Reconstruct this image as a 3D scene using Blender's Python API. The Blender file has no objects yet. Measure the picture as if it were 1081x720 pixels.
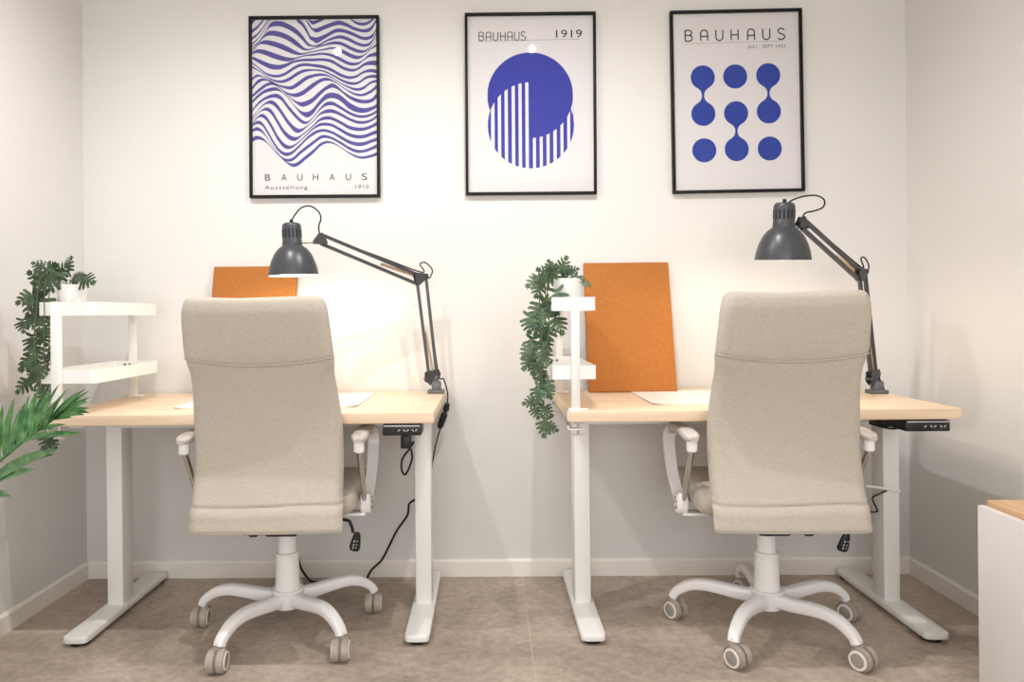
import bpy, bmesh, math, random
from mathutils import Vector, Matrix

random.seed(7)
SC = bpy.context.scene
COL = SC.collection
PI = math.pi

# ------------------------------------------------------------------ camera
F_PX, W_PX, H_PX = 760.0, 1081.0, 720.0
CAM_D, CAM_H = 2.83, 1.03                      # distance to the back wall (y = 0), lens height
YAW, ROLL = 0.0099, 0.0095
CX, CY = 507.5, 331.0
cam = bpy.data.cameras.new('camera')
camo = bpy.data.objects.new('camera', cam)
COL.objects.link(camo)
cam.sensor_width = 36.0
cam.lens = F_PX / W_PX * 36.0
cam.shift_x = (W_PX / 2 - CX) / W_PX
cam.shift_y = (CY - H_PX / 2) / W_PX
cam.clip_start = 0.05
camo.matrix_world = (Matrix.Translation((0, -CAM_D, CAM_H)) @ Matrix.Rotation(YAW, 4, 'Z')
                     @ Matrix.Rotation(PI / 2, 4, 'X') @ Matrix.Rotation(-ROLL, 4, 'Z'))
SC.camera = camo


def at(px, py, D):
    """point of the room at picture position (px, py), D metres in front of the lens plane"""
    v = Vector(((px - CX) / F_PX, -(py - CY) / F_PX, -1.0))
    d = camo.matrix_world.to_3x3() @ v
    o = camo.matrix_world.translation
    return o + d * (D / d.y)


# ------------------------------------------------------------------ materials
def lin(c):
    return tuple(((x / 255) / 12.92 if x / 255 <= 0.04045 else ((x / 255 + 0.055) / 1.055) ** 2.4) for x in c) + (1.0,)


def new_mat(name):
    m = bpy.data.materials.new(name)
    m.use_nodes = True
    nt = m.node_tree
    b = nt.nodes['Principled BSDF']
    return m, nt, b


def plain(name, c, rough=0.5, metal=0.0, spec=0.5, noise=0.0, scale=30, bump=0.0, coat=0.0):
    m, nt, b = new_mat(name)
    b.inputs['Base Color'].default_value = lin(c)
    b.inputs['Roughness'].default_value = rough
    b.inputs['Metallic'].default_value = metal
    b.inputs['Specular IOR Level'].default_value = spec
    b.inputs['Coat Weight'].default_value = coat
    tc = nt.nodes.new('ShaderNodeTexCoord')
    n = nt.nodes.new('ShaderNodeTexNoise')
    n.inputs['Scale'].default_value = scale
    n.inputs['Detail'].default_value = 4
    nt.links.new(tc.outputs['Object'], n.inputs['Vector'])
    if noise:
        r = nt.nodes.new('ShaderNodeMixRGB')
        r.inputs[1].default_value = lin(tuple(max(0, x * (1 - noise)) for x in c))
        r.inputs[2].default_value = lin(tuple(min(255, x * (1 + noise)) for x in c))
        nt.links.new(n.outputs['Fac'], r.inputs[0])
        nt.links.new(r.outputs[0], b.inputs['Base Color'])
    if bump:
        bp = nt.nodes.new('ShaderNodeBump')
        bp.inputs['Strength'].default_value = bump
        bp.inputs['Distance'].default_value = 0.002
        nt.links.new(n.outputs['Fac'], bp.inputs['Height'])
        nt.links.new(bp.outputs['Normal'], b.inputs['Normal'])
    return m


def ramp_node(nt, stops):
    r = nt.nodes.new('ShaderNodeValToRGB')
    while len(r.color_ramp.elements) < len(stops):
        r.color_ramp.elements.new(0.5)
    for e, (p, c) in zip(r.color_ramp.elements, stops):
        e.position = p
        e.color = lin(c)
    return r


def wood_mat(name, c1, c2, c3, axis='X', rough=0.45):
    m, nt, b = new_mat(name)
    tc = nt.nodes.new('ShaderNodeTexCoord')
    mp = nt.nodes.new('ShaderNodeMapping')
    mp.inputs['Scale'].default_value = (1.2, 22, 22) if axis == 'X' else (22, 1.2, 22)
    n = nt.nodes.new('ShaderNodeTexNoise')
    n.inputs['Scale'].default_value = 2.2
    n.inputs['Detail'].default_value = 6
    n.inputs['Roughness'].default_value = 0.55
    nt.links.new(tc.outputs['Object'], mp.inputs['Vector'])
    nt.links.new(mp.outputs[0], n.inputs['Vector'])
    r = ramp_node(nt, [(0.28, c1), (0.5, c2), (0.75, c3)])
    nt.links.new(n.outputs['Fac'], r.inputs[0])
    nt.links.new(r.outputs[0], b.inputs['Base Color'])
    b.inputs['Roughness'].default_value = rough
    bp = nt.nodes.new('ShaderNodeBump')
    bp.inputs['Strength'].default_value = 0.05
    bp.inputs['Distance'].default_value = 0.001
    nt.links.new(n.outputs['Fac'], bp.inputs['Height'])
    nt.links.new(bp.outputs['Normal'], b.inputs['Normal'])
    return m


def floor_mat():
    m, nt, b = new_mat('stone_effect_floor')
    tc = nt.nodes.new('ShaderNodeTexCoord')
    n1 = nt.nodes.new('ShaderNodeTexNoise')
    n1.inputs['Scale'].default_value = 2.2
    n1.inputs['Detail'].default_value = 8
    n1.inputs['Roughness'].default_value = 0.62
    n1.inputs['Distortion'].default_value = 0.3
    n2 = nt.nodes.new('ShaderNodeTexNoise')
    n2.inputs['Scale'].default_value = 34
    n2.inputs['Detail'].default_value = 6
    n2.inputs['Roughness'].default_value = 0.7
    mp = nt.nodes.new('ShaderNodeMapping')
    mp.inputs['Scale'].default_value = (1, 1.05, 1)
    nt.links.new(tc.outputs['Object'], mp.inputs['Vector'])
    nt.links.new(mp.outputs[0], n1.inputs['Vector'])
    nt.links.new(mp.outputs[0], n2.inputs['Vector'])
    r1 = ramp_node(nt, [(0.25, (148, 136, 125)), (0.5, (194, 180, 167)), (0.75, (224, 211, 198))])
    nt.links.new(n1.outputs['Fac'], r1.inputs[0])
    r2 = ramp_node(nt, [(0.30, (165, 155, 150)), (0.5, (215, 210, 206)), (0.7, (255, 250, 245))])
    nt.links.new(n2.outputs['Fac'], r2.inputs[0])
    mx = nt.nodes.new('ShaderNodeMixRGB')
    mx.blend_type = 'MULTIPLY'
    mx.inputs[0].default_value = 0.6
    nt.links.new(r1.outputs[0], mx.inputs[1])
    nt.links.new(r2.outputs[0], mx.inputs[2])
    # pale seam between the large floor tiles, every 1.25 m
    sx = nt.nodes.new('ShaderNodeSeparateXYZ')
    nt.links.new(tc.outputs['Object'], sx.inputs[0])
    a = nt.nodes.new('ShaderNodeMath'); a.operation = 'SUBTRACT'; a.inputs[1].default_value = 0.125
    w = nt.nodes.new('ShaderNodeMath'); w.operation = 'PINGPONG'; w.inputs[1].default_value = 0.85
    l = nt.nodes.new('ShaderNodeMath'); l.operation = 'LESS_THAN'; l.inputs[1].default_value = 0.0016
    nt.links.new(sx.outputs[0], a.inputs[0])
    nt.links.new(a.outputs[0], w.inputs[0])
    nt.links.new(w.outputs[0], l.inputs[0])
    ms = nt.nodes.new('ShaderNodeMixRGB')
    ms.inputs[2].default_value = lin((205, 190, 172))
    fm = nt.nodes.new('ShaderNodeMath'); fm.operation = 'MULTIPLY'; fm.inputs[1].default_value = 0.7
    nt.links.new(l.outputs[0], fm.inputs[0])
    nt.links.new(fm.outputs[0], ms.inputs[0])
    nt.links.new(mx.outputs[0], ms.inputs[1])
    nt.links.new(ms.outputs[0], b.inputs['Base Color'])
    b.inputs['Roughness'].default_value = 0.5
    b.inputs['Specular IOR Level'].default_value = 0.35
    return m


def fabric_mat():
    m, nt, b = new_mat('linen_fabric')
    tc = nt.nodes.new('ShaderNodeTexCoord')
    fac = []
    for sc in ((70, 70, 900), (800, 800, 110)):
        mp = nt.nodes.new('ShaderNodeMapping')
        mp.inputs['Scale'].default_value = sc
        n = nt.nodes.new('ShaderNodeTexNoise')
        n.inputs['Scale'].default_value = 1.0
        n.inputs['Detail'].default_value = 3
        nt.links.new(tc.outputs['Object'], mp.inputs['Vector'])
        nt.links.new(mp.outputs[0], n.inputs['Vector'])
        fac.append(n)
    ad = nt.nodes.new('ShaderNodeMath'); ad.operation = 'ADD'
    nt.links.new(fac[0].outputs['Fac'], ad.inputs[0])
    nt.links.new(fac[1].outputs['Fac'], ad.inputs[1])
    hf = nt.nodes.new('ShaderNodeMath'); hf.operation = 'MULTIPLY'; hf.inputs[1].default_value = 0.5
    nt.links.new(ad.outputs[0], hf.inputs[0])
    r = ramp_node(nt, [(0.30, (168, 161, 149)), (0.5, (186, 179, 167)), (0.70, (202, 195, 184))])
    nt.links.new(hf.outputs[0], r.inputs[0])
    nt.links.new(r.outputs[0], b.inputs['Base Color'])
    b.inputs['Roughness'].default_value = 0.9
    b.inputs['Specular IOR Level'].default_value = 0.15
    b.inputs['Sheen Weight'].default_value = 0.15
    bp = nt.nodes.new('ShaderNodeBump')
    bp.inputs['Strength'].default_value = 0.25
    bp.inputs['Distance'].default_value = 0.001
    nt.links.new(hf.outputs[0], bp.inputs['Height'])
    nt.links.new(bp.outputs['Normal'], b.inputs['Normal'])
    return m


def cork_mat():
    m, nt, b = new_mat('cork')
    tc = nt.nodes.new('ShaderNodeTexCoord')
    n = nt.nodes.new('ShaderNodeTexNoise')
    n.inputs['Scale'].default_value = 300
    n.inputs['Detail'].default_value = 5
    n.inputs['Roughness'].default_value = 0.7
    nt.links.new(tc.outputs['Object'], n.inputs['Vector'])
    r = ramp_node(nt, [(0.30, (142, 86, 42)), (0.5, (170, 107, 52)), (0.7, (190, 128, 72))])
    nt.links.new(n.outputs['Fac'], r.inputs[0])
    nt.links.new(r.outputs[0], b.inputs['Base Color'])
    b.inputs['Roughness'].default_value = 0.85
    b.inputs['Specular IOR Level'].default_value = 0.2
    return m


def leaf_mat(name, c1, c2, rough=0.45):
    m, nt, b = new_mat(name)
    tc = nt.nodes.new('ShaderNodeTexCoord')
    n = nt.nodes.new('ShaderNodeTexNoise')
    n.inputs['Scale'].default_value = 38
    n.inputs['Detail'].default_value = 3
    nt.links.new(tc.outputs['Object'], n.inputs['Vector'])
    r = ramp_node(nt, [(0.35, c1), (0.65, c2)])
    nt.links.new(n.outputs['Fac'], r.inputs[0])
    nt.links.new(r.outputs[0], b.inputs['Base Color'])
    b.inputs['Roughness'].default_value = rough
    return m


def glass_mat():
    m = bpy.data.materials.new('picture_glass')
    m.use_nodes = True
    nt = m.node_tree
    nt.nodes.clear()
    o = nt.nodes.new('ShaderNodeOutputMaterial')
    mx = nt.nodes.new('ShaderNodeMixShader')
    t = nt.nodes.new('ShaderNodeBsdfTransparent')
    g = nt.nodes.new('ShaderNodeBsdfGlossy')
    g.inputs['Roughness'].default_value = 0.02
    lw = nt.nodes.new('ShaderNodeLayerWeight')          # Schlick reflectance, the same on both faces of the pane
    pw = nt.nodes.new('ShaderNodeMath'); pw.operation = 'POWER'; pw.inputs[1].default_value = 5.0
    sc = nt.nodes.new('ShaderNodeMath'); sc.operation = 'MULTIPLY_ADD'; sc.inputs[1].default_value = 0.96; sc.inputs[2].default_value = 0.025
    nt.links.new(lw.outputs['Facing'], pw.inputs[0])
    nt.links.new(pw.outputs[0], sc.inputs[0])
    nt.links.new(sc.outputs[0], mx.inputs[0])
    nt.links.new(t.outputs[0], mx.inputs[1])
    nt.links.new(g.outputs[0], mx.inputs[2])
    nt.links.new(mx.outputs[0], o.inputs[0])
    return m


def emit_mat(name, c, strength):
    m, nt, b = new_mat(name)
    b.inputs['Base Color'].default_value = lin(c)
    b.inputs['Emission Color'].default_value = lin(c)
    b.inputs['Emission Strength'].default_value = strength
    return m


M = dict(
    wall=plain('wall_paint', (218, 217, 215), 0.75, noise=0.008, scale=3, spec=0.25),
    ceil=plain('ceiling_paint', (240, 238, 234), 0.8),
    base=plain('baseboard_paint', (236, 232, 226), 0.5),
    floor=floor_mat(),
    birch=wood_mat('birch_wood', (216, 190, 160), (228, 204, 176), (238, 219, 195)),
    oak=wood_mat('oak_board', (184, 146, 108), (204, 166, 128), (220, 188, 152), axis='Y'),
    white=plain('white_metal', (238, 238, 236), 0.35),
    gloss=plain('white_gloss_plastic', (236, 236, 238), 0.22, coat=0.2),
    cabinet=plain('white_lacquer', (228, 226, 226), 0.45),
    pot=plain('white_pot', (240, 240, 238), 0.4),
    fabric=fabric_mat(),
    cork=cork_mat(),
    black=plain('black_plastic', (22, 22, 24), 0.42, noise=0.15),
    rubber=plain('black_rubber', (14, 14, 15), 0.7),
    lamp=plain('anthracite_metal', (70, 72, 77), 0.36, metal=0.3, spec=0.5),
    lampin=plain('white_inside', (240, 238, 232), 0.6),
    clamp=plain('grey_cast_metal', (98, 100, 104), 0.5, metal=0.2),
    spring=plain('brass_spring', (198, 168, 128), 0.35, metal=0.6),
    chrome=plain('chrome', (214, 212, 208), 0.12, metal=1.0),
    caster=plain('grey_tread', (168, 158, 148), 0.55),
    ring=plain('caster_cover', (224, 220, 214), 0.4),
    hubcap=plain('caster_disc', (150, 144, 138), 0.5),
    pad=plain('grey_arm_pad', (196, 190, 188), 0.4),
    frame=plain('black_frame', (12, 11, 11), 0.5, spec=0.25),
    paper=plain('print_paper', (218, 216, 217), 0.7),
    violet=plain('violet_ink', (80, 76, 146), 0.8, spec=0.1),
    indigo=plain('indigo_ink', (50, 58, 158), 0.8, spec=0.1),
    cobalt=plain('cobalt_ink', (36, 62, 156), 0.8, spec=0.1),
    ink=plain('black_ink', (40, 39, 39), 0.8, spec=0.1),
    greyink=plain('grey_ink', (150, 146, 146), 0.6),
    glass=glass_mat(),
    mon=leaf_mat('split_leaf_green', (44, 70, 48), (86, 112, 78)),
    mon_dark=leaf_mat('deep_split_leaf_green', (30, 50, 34), (66, 90, 58)),
    vine=plain('vine_stem', (74, 92, 56), 0.6),
    palm=leaf_mat('palm_green', (40, 92, 44), (92, 142, 82), 0.4),
    soil=plain('soil', (60, 46, 36), 0.95, noise=0.3),
    matpad=plain('white_mat', (238, 232, 226), 0.5),
    icon=plain('pale_icon', (190, 196, 200), 0.5),
    bulb=emit_mat('lamp_bulb', (255, 226, 190), 9.0),
)


# ------------------------------------------------------------------ mesh helpers
def NB():
    return bmesh.new()


def merge(bm, b2, mat=None):
    if mat is not None:
        b2.transform(mat)
    me = bpy.data.meshes.new('tmp')
    b2.to_mesh(me)
    bm.from_mesh(me)
    bpy.data.meshes.remove(me)
    b2.free()


def box(bm, c, s, bev=0.0, rot=None, seg=2):
    b = bmesh.new()
    bmesh.ops.create_cube(b, size=1.0)
    b.transform(Matrix.Diagonal((s[0], s[1], s[2], 1)))
    if bev > 0:
        bmesh.ops.bevel(b, geom=b.edges[:], offset=bev, segments=seg, profile=0.5, affect='EDGES')
    m = Matrix.Translation(c)
    if rot is not None:
        m = m @ rot
    merge(bm, b, m)


def smooth_path(pts, n=8):
    """Catmull-Rom through the points"""
    P = [Vector(p) for p in pts]
    out = []
    for i in range(len(P) - 1):
        p0 = P[i - 1] if i else P[0] * 2 - P[1]
        p1, p2 = P[i], P[i + 1]
        p3 = P[i + 2] if i + 2 < len(P) else P[-1] * 2 - P[-2]
        for k in range(n):
            t = k / n
            out.append(0.5 * ((2 * p1) + (p2 - p0) * t + (2 * p0 - 5 * p1 + 4 * p2 - p3) * t * t
                              + (3 * p1 - p0 - 3 * p2 + p3) * t ** 3))
    out.append(P[-1])
    return out


def sweep(bm, pts, sec, up=None, cap=True):
    """sweep a closed section along pts; sec(t) -> list of (a, b) offsets on the side / normal axes"""
    P = [Vector(p) for p in pts]
    n = len(P)
    T = []
    for i in range(n):
        d = P[min(i + 1, n - 1)] - P[max(i - 1, 0)]
        T.append(d.normalized())
    ref = Vector(up) if up else (Vector((0, 0, 1)) if abs(T[0].z) < 0.9 else Vector((1, 0, 0)))
    rings = []
    side = None
    for i in range(n):
        if up:
            s = T[i].cross(ref)
            if s.length < 1e-6:
                s = side
            s = s.normalized()
        else:
            if side is None:
                s = T[i].cross(ref).normalized()
            else:
                s = (side - T[i] * side.dot(T[i])).normalized()
        side = s
        nn = s.cross(T[i]).normalized()
        rings.append([bm.verts.new(P[i] + s * a + nn * b_) for a, b_ in sec(i / max(1, n - 1))])
    k = len(rings[0])
    for i in range(n - 1):
        for j in range(k):
            bm.faces.new((rings[i][j], rings[i][(j + 1) % k], rings[i + 1][(j + 1) % k], rings[i + 1][j]))
    if cap:
        bm.faces.new(rings[0][::-1])
        bm.faces.new(rings[-1])


def tube(bm, pts, r, segs=10, cap=True):
    rf = r if callable(r) else (lambda t: r)
    sweep(bm, pts, lambda t: [(rf(t) * math.cos(2 * PI * j / segs), rf(t) * math.sin(2 * PI * j / segs)) for j in range(segs)], cap=cap)


def lathe(bm, prof, segs=32, mat=None, close=False):
    """revolve (r, z) points about z"""
    b = bmesh.new()
    rings = []
    for r, z in prof:
        if r < 1e-6:
            rings.append([b.verts.new((0, 0, z))])
        else:
            rings.append([b.verts.new((r * math.cos(2 * PI * j / segs), r * math.sin(2 * PI * j / segs), z)) for j in range(segs)])
    seq = list(zip(rings[:-1], rings[1:]))
    if close:
        seq.append((rings[-1], rings[0]))
    for A, B in seq:
        for j in range(segs):
            j2 = (j + 1) % segs
            if len(A) == 1 and len(B) == 1:
                continue
            if len(A) == 1:
                b.faces.new((A[0], B[j2], B[j]))
            elif len(B) == 1:
                b.faces.new((A[j], A[j2], B[0]))
            else:
                b.faces.new((A[j], A[j2], B[j2], B[j]))
    bmesh.ops.recalc_face_normals(b, faces=b.faces[:])
    merge(bm, b, mat)


def rrect(w, d, r, n=6, cx=0, cy=0):
    """rounded rectangle outline; r one radius or four (+x+y, -x+y, -x-y, +x-y)"""
    R = [r] * 4 if not isinstance(r, (list, tuple)) else r
    out = []
    for k, (sx, sy) in enumerate(((1, 1), (-1, 1), (-1, -1), (1, -1))):
        q = R[k]
        x0, y0 = cx + sx * (w / 2 - q), cy + sy * (d / 2 - q)
        for i in range(n + 1):
            a = k * PI / 2 + PI / 2 * i / n
            out.append((x0 + q * math.cos(a), y0 + q * math.sin(a)))
    return out


def prism(bm, outline, z0, z1, bev=0.0, mat=None):
    b = bmesh.new()
    lo = [b.verts.new((x, y, z0)) for x, y in outline]
    hi = [b.verts.new((x, y, z1)) for x, y in outline]
    n = len(outline)
    b.faces.new(lo[::-1])
    top = b.faces.new(hi)
    for i in range(n):
        b.faces.new((lo[i], lo[(i + 1) % n], hi[(i + 1) % n], hi[i]))
    if bev:
        es = [e for e in b.edges if abs(e.verts[0].co.z - e.verts[1].co.z) < 1e-6]
        bmesh.ops.bevel(b, geom=es, offset=bev, segments=2, profile=0.5, affect='EDGES')
    merge(bm, b, mat)


def rot_to(d):
    """rotation taking +z to d"""
    return Vector(d).to_track_quat('Z', 'Y').to_matrix().to_4x4()


def cyl(bm, p0, p1, r, segs=16, bev=0.0):
    p0, p1 = Vector(p0), Vector(p1)
    L = (p1 - p0).length
    bv = min(bev, r * 0.6)
    prof = [(0, 0), (r - bv, 0), (r, bv), (r, L - bv), (r - bv, L), (0, L)]
    lathe(bm, prof, segs, Matrix.Translation(p0) @ rot_to(p1 - p0))


def obj(name, bm, mat, parent=None, angle=35, smooth=True):
    me = bpy.data.meshes.new(name)
    bmesh.ops.remove_doubles(bm, verts=bm.verts[:], dist=1e-6)
    bm.to_mesh(me)
    bm.free()
    if smooth:
        me.polygons.foreach_set('use_smooth', [True] * len(me.polygons))
        me.set_sharp_from_angle(angle=math.radians(angle))
    o = bpy.data.objects.new(name, me)
    COL.objects.link(o)
    me.materials.append(M[mat] if isinstance(mat, str) else mat)
    if parent is not None:
        o.parent = parent
    return o


def tag(o, label, cat, group=None):
    o['label'] = label
    o['category'] = cat
    if group:
        o['group'] = group
    return o


def thing(name, label, cat, loc=(0, 0, 0), rotz=0.0, group=None):
    o = bpy.data.objects.new(name, None)
    COL.objects.link(o)
    o.empty_display_size = 0.05
    o.location = loc
    o.rotation_euler = (0, 0, rotz)
    return tag(o, label, cat, group)


def struct(name, bm, mat):
    o = obj(name, bm, mat)
    o['kind'] = 'structure'
    return o


# ------------------------------------------------------------------ room
XL, XR = -1.593, 1.642
YB, ZC, T = -5.2, 2.5, 0.1


def room():
    b = NB(); box(b, ((XL + XR) / 2, YB / 2, -T / 2), (XR - XL + 2 * T, -YB + 2 * T, T)); struct('floor', b, 'floor')
    b = NB(); box(b, ((XL + XR) / 2, YB / 2, ZC + T / 2), (XR - XL + 2 * T, -YB + 2 * T, T)); struct('ceiling', b, 'ceil')
    b = NB(); box(b, ((XL + XR) / 2, T / 2, ZC / 2), (XR - XL + 2 * T, T, ZC)); struct('wall_back', b, 'wall')
    b = NB(); box(b, (XL - T / 2, YB / 2, ZC / 2), (T, -YB, ZC)); struct('wall_left', b, 'wall')
    b = NB(); box(b, (XR + T / 2, YB / 2, ZC / 2), (T, -YB, ZC)); struct('wall_right', b, 'wall')
    b = NB(); box(b, ((XL + XR) / 2, YB - T / 2, ZC / 2), (XR - XL + 2 * T, T, ZC)); struct('wall_front', b, 'wall')
    h, t = 0.066, 0.012

    def board(p0, p1, inn):
        b = NB()
        p0, p1, inn = Vector(p0), Vector(p1), Vector(inn)
        sec = [(0, 0), (t, 0), (t, h - 0.008), (t - 0.006, h), (0, h)]
        rings = [[b.verts.new(p + inn * a + Vector((0, 0, z))) for a, z in sec] for p in (p0, p1)]
        n = len(sec)
        for j in range(n):
            b.faces.new((rings[0][j], rings[0][(j + 1) % n], rings[1][(j + 1) % n], rings[1][j]))
        b.faces.new(rings[0]); b.faces.new(rings[1][::-1])
        bmesh.ops.recalc_face_normals(b, faces=b.faces[:])
        return b
    struct('baseboard_back', board((XL, 0, 0), (XR, 0, 0), (0, -1, 0)), 'base')
    struct('baseboard_left', board((XL, YB, 0), (XL, -t, 0), (1, 0, 0)), 'base')
    struct('baseboard_right', board((XR, YB, 0), (XR, -t, 0), (-1, 0, 0)), 'base')


# ------------------------------------------------------------------ desks
DT, DTH = 0.73, 0.034          # desk top height, thickness
DB, DF = -0.014, -0.636        # back and front edge


def desk(label, x0, x1, ctrl, inset, rotz=0.0):
    cx = (x0 + x1) / 2
    t = thing('standing_desk', label, 'desk', (cx, 0, 0), rotz, 'standing desks along the wall')
    hw = (x1 - x0) / 2
    cy, dd = (DB + DF) / 2, DB - DF
    b = NB(); box(b, (0, cy, DT - DTH / 2), (2 * hw, dd, DTH), 0.003, seg=3); obj('tabletop', b, 'birch', t)
    for s in (-1, 1):
        lx = s * (hw - inset[(s + 1) // 2])
        ly = -0.315
        b = NB()
        box(b, (lx, ly, 0.36), (0.056, 0.078, 0.66), 0.006)
        lg = obj('leg', b, 'white', t)
        b = NB(); prism(b, rrect(0.078, 0.575, 0.018, 4, lx, cy + 0.008), 0.012, 0.034, 0.005); ft = obj('foot', b, 'white', t)
        for yy in (DF + 0.062, DB - 0.045):
            b = NB(); cyl(b, (lx, yy + 0.01, 0), (lx, yy + 0.01, 0.013), 0.029, 20); obj('foot_pad', b, 'rubber', ft)
        b = NB(); box(b, (lx, cy, DT - DTH - 0.008), (0.05, 0.5, 0.014), 0.002); obj('support_bracket', b, 'white', t)
    b = NB()
    for yy in (-0.275, -0.355):
        box(b, (0, yy, DT - DTH - 0.03), (2 * hw - 0.12, 0.03, 0.036), 0.003)
    obj('crossbar', b, 'white', t)
    # control box under the front edge
    c0, c1 = ctrl[0] - cx, ctrl[1] - cx
    b = NB()
    m = (c0 + c1) / 2
    w = c1 - c0
    box(b, (m, DF + 0.035, DT - DTH - 0.019), (w, 0.075, 0.034), 0.004)
    cp = obj('control_panel', b, 'black', t)
    b = NB(); box(b, (m, DF - 0.003, DT - DTH - 0.0065), (w - 0.008, 0.004, 0.003), 0.0006); obj('trim_strip', b, 'icon', cp)
    for k in range(5):
        bx = m - w * 0.06 + k * w * 0.11
        b = NB()
        box(b, (bx, DF - 0.0032, DT - DTH - 0.021), (w * 0.07, 0.002, 0.0115), 0.0008)
        bt = obj('button', b, 'black', cp)
        b = NB()
        box(b, (bx, DF - 0.0044, DT - DTH - 0.0185), (w * 0.036, 0.0012, 0.0022))
        box(b, (bx + (0.003 if k % 2 else -0.003), DF - 0.0044, DT - DTH - 0.0215), (w * 0.02, 0.0012, 0.004))
        obj('button_icon', b, 'icon', cp)
    return t


# ------------------------------------------------------------------ office chairs
def interp(tab, z):
    """smooth interpolation in a table of rows (z, a, b, ...)"""
    if z <= tab[0][0]:
        return tab[0][1:]
    for i in range(len(tab) - 1):
        if z <= tab[i + 1][0]:
            z0, z1 = tab[i][0], tab[i + 1][0]
            u = (z - z0) / (z1 - z0)
            res = []
            for c in range(1, len(tab[0])):
                p1, p2 = tab[i][c], tab[i + 1][c]
                m1 = (p2 - tab[i - 1][c]) / (z1 - tab[i - 1][0]) if i else (p2 - p1) / (z1 - z0)
                m2 = (tab[i + 2][c] - p1) / (tab[i + 2][0] - z0) if i + 2 < len(tab) else (p2 - p1) / (z1 - z0)
                h = z1 - z0
                res.append((2 * u ** 3 - 3 * u * u + 1) * p1 + (u ** 3 - 2 * u * u + u) * h * m1
                           + (-2 * u ** 3 + 3 * u * u) * p2 + (u ** 3 - u * u) * h * m2)
            return res
    return tab[-1][1:]


BACK = [  # z, y of the rear skin, half width, thickness
    (0.400, -0.300, 0.2225, 0.024),
    (0.412, -0.304, 0.2240, 0.036),
    (0.450, -0.296, 0.2240, 0.056),
    (0.500, -0.276, 0.2235, 0.065),
    (0.560, -0.256, 0.224, 0.065),
    (0.640, -0.243, 0.224, 0.062),
    (0.720, -0.246, 0.2225, 0.058),
    (0.800, -0.262, 0.2165, 0.056),
    (0.860, -0.284, 0.2125, 0.058),
    (0.895, -0.303, 0.2165, 0.062),
    (0.920, -0.313, 0.2175, 0.066),
    (0.980, -0.328, 0.2150, 0.070),
    (1.040, -0.340, 0.2110, 0.062),
    (1.068, -0.340, 0.2040, 0.050),
    (1.080, -0.336, 0.1950, 0.036),
    (1.086, -0.328, 0.1800, 0.018),
]


def seam_z(u):          # drooping seam under the headrest, u = -1..1
    return 0.906 - 0.022 * (1 - u * u)


def back_skin(z, u):
    y, hw, th = interp(BACK, z)
    return y + 0.012 * u * u - 0.004 * (1 - u * u), hw, th


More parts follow.
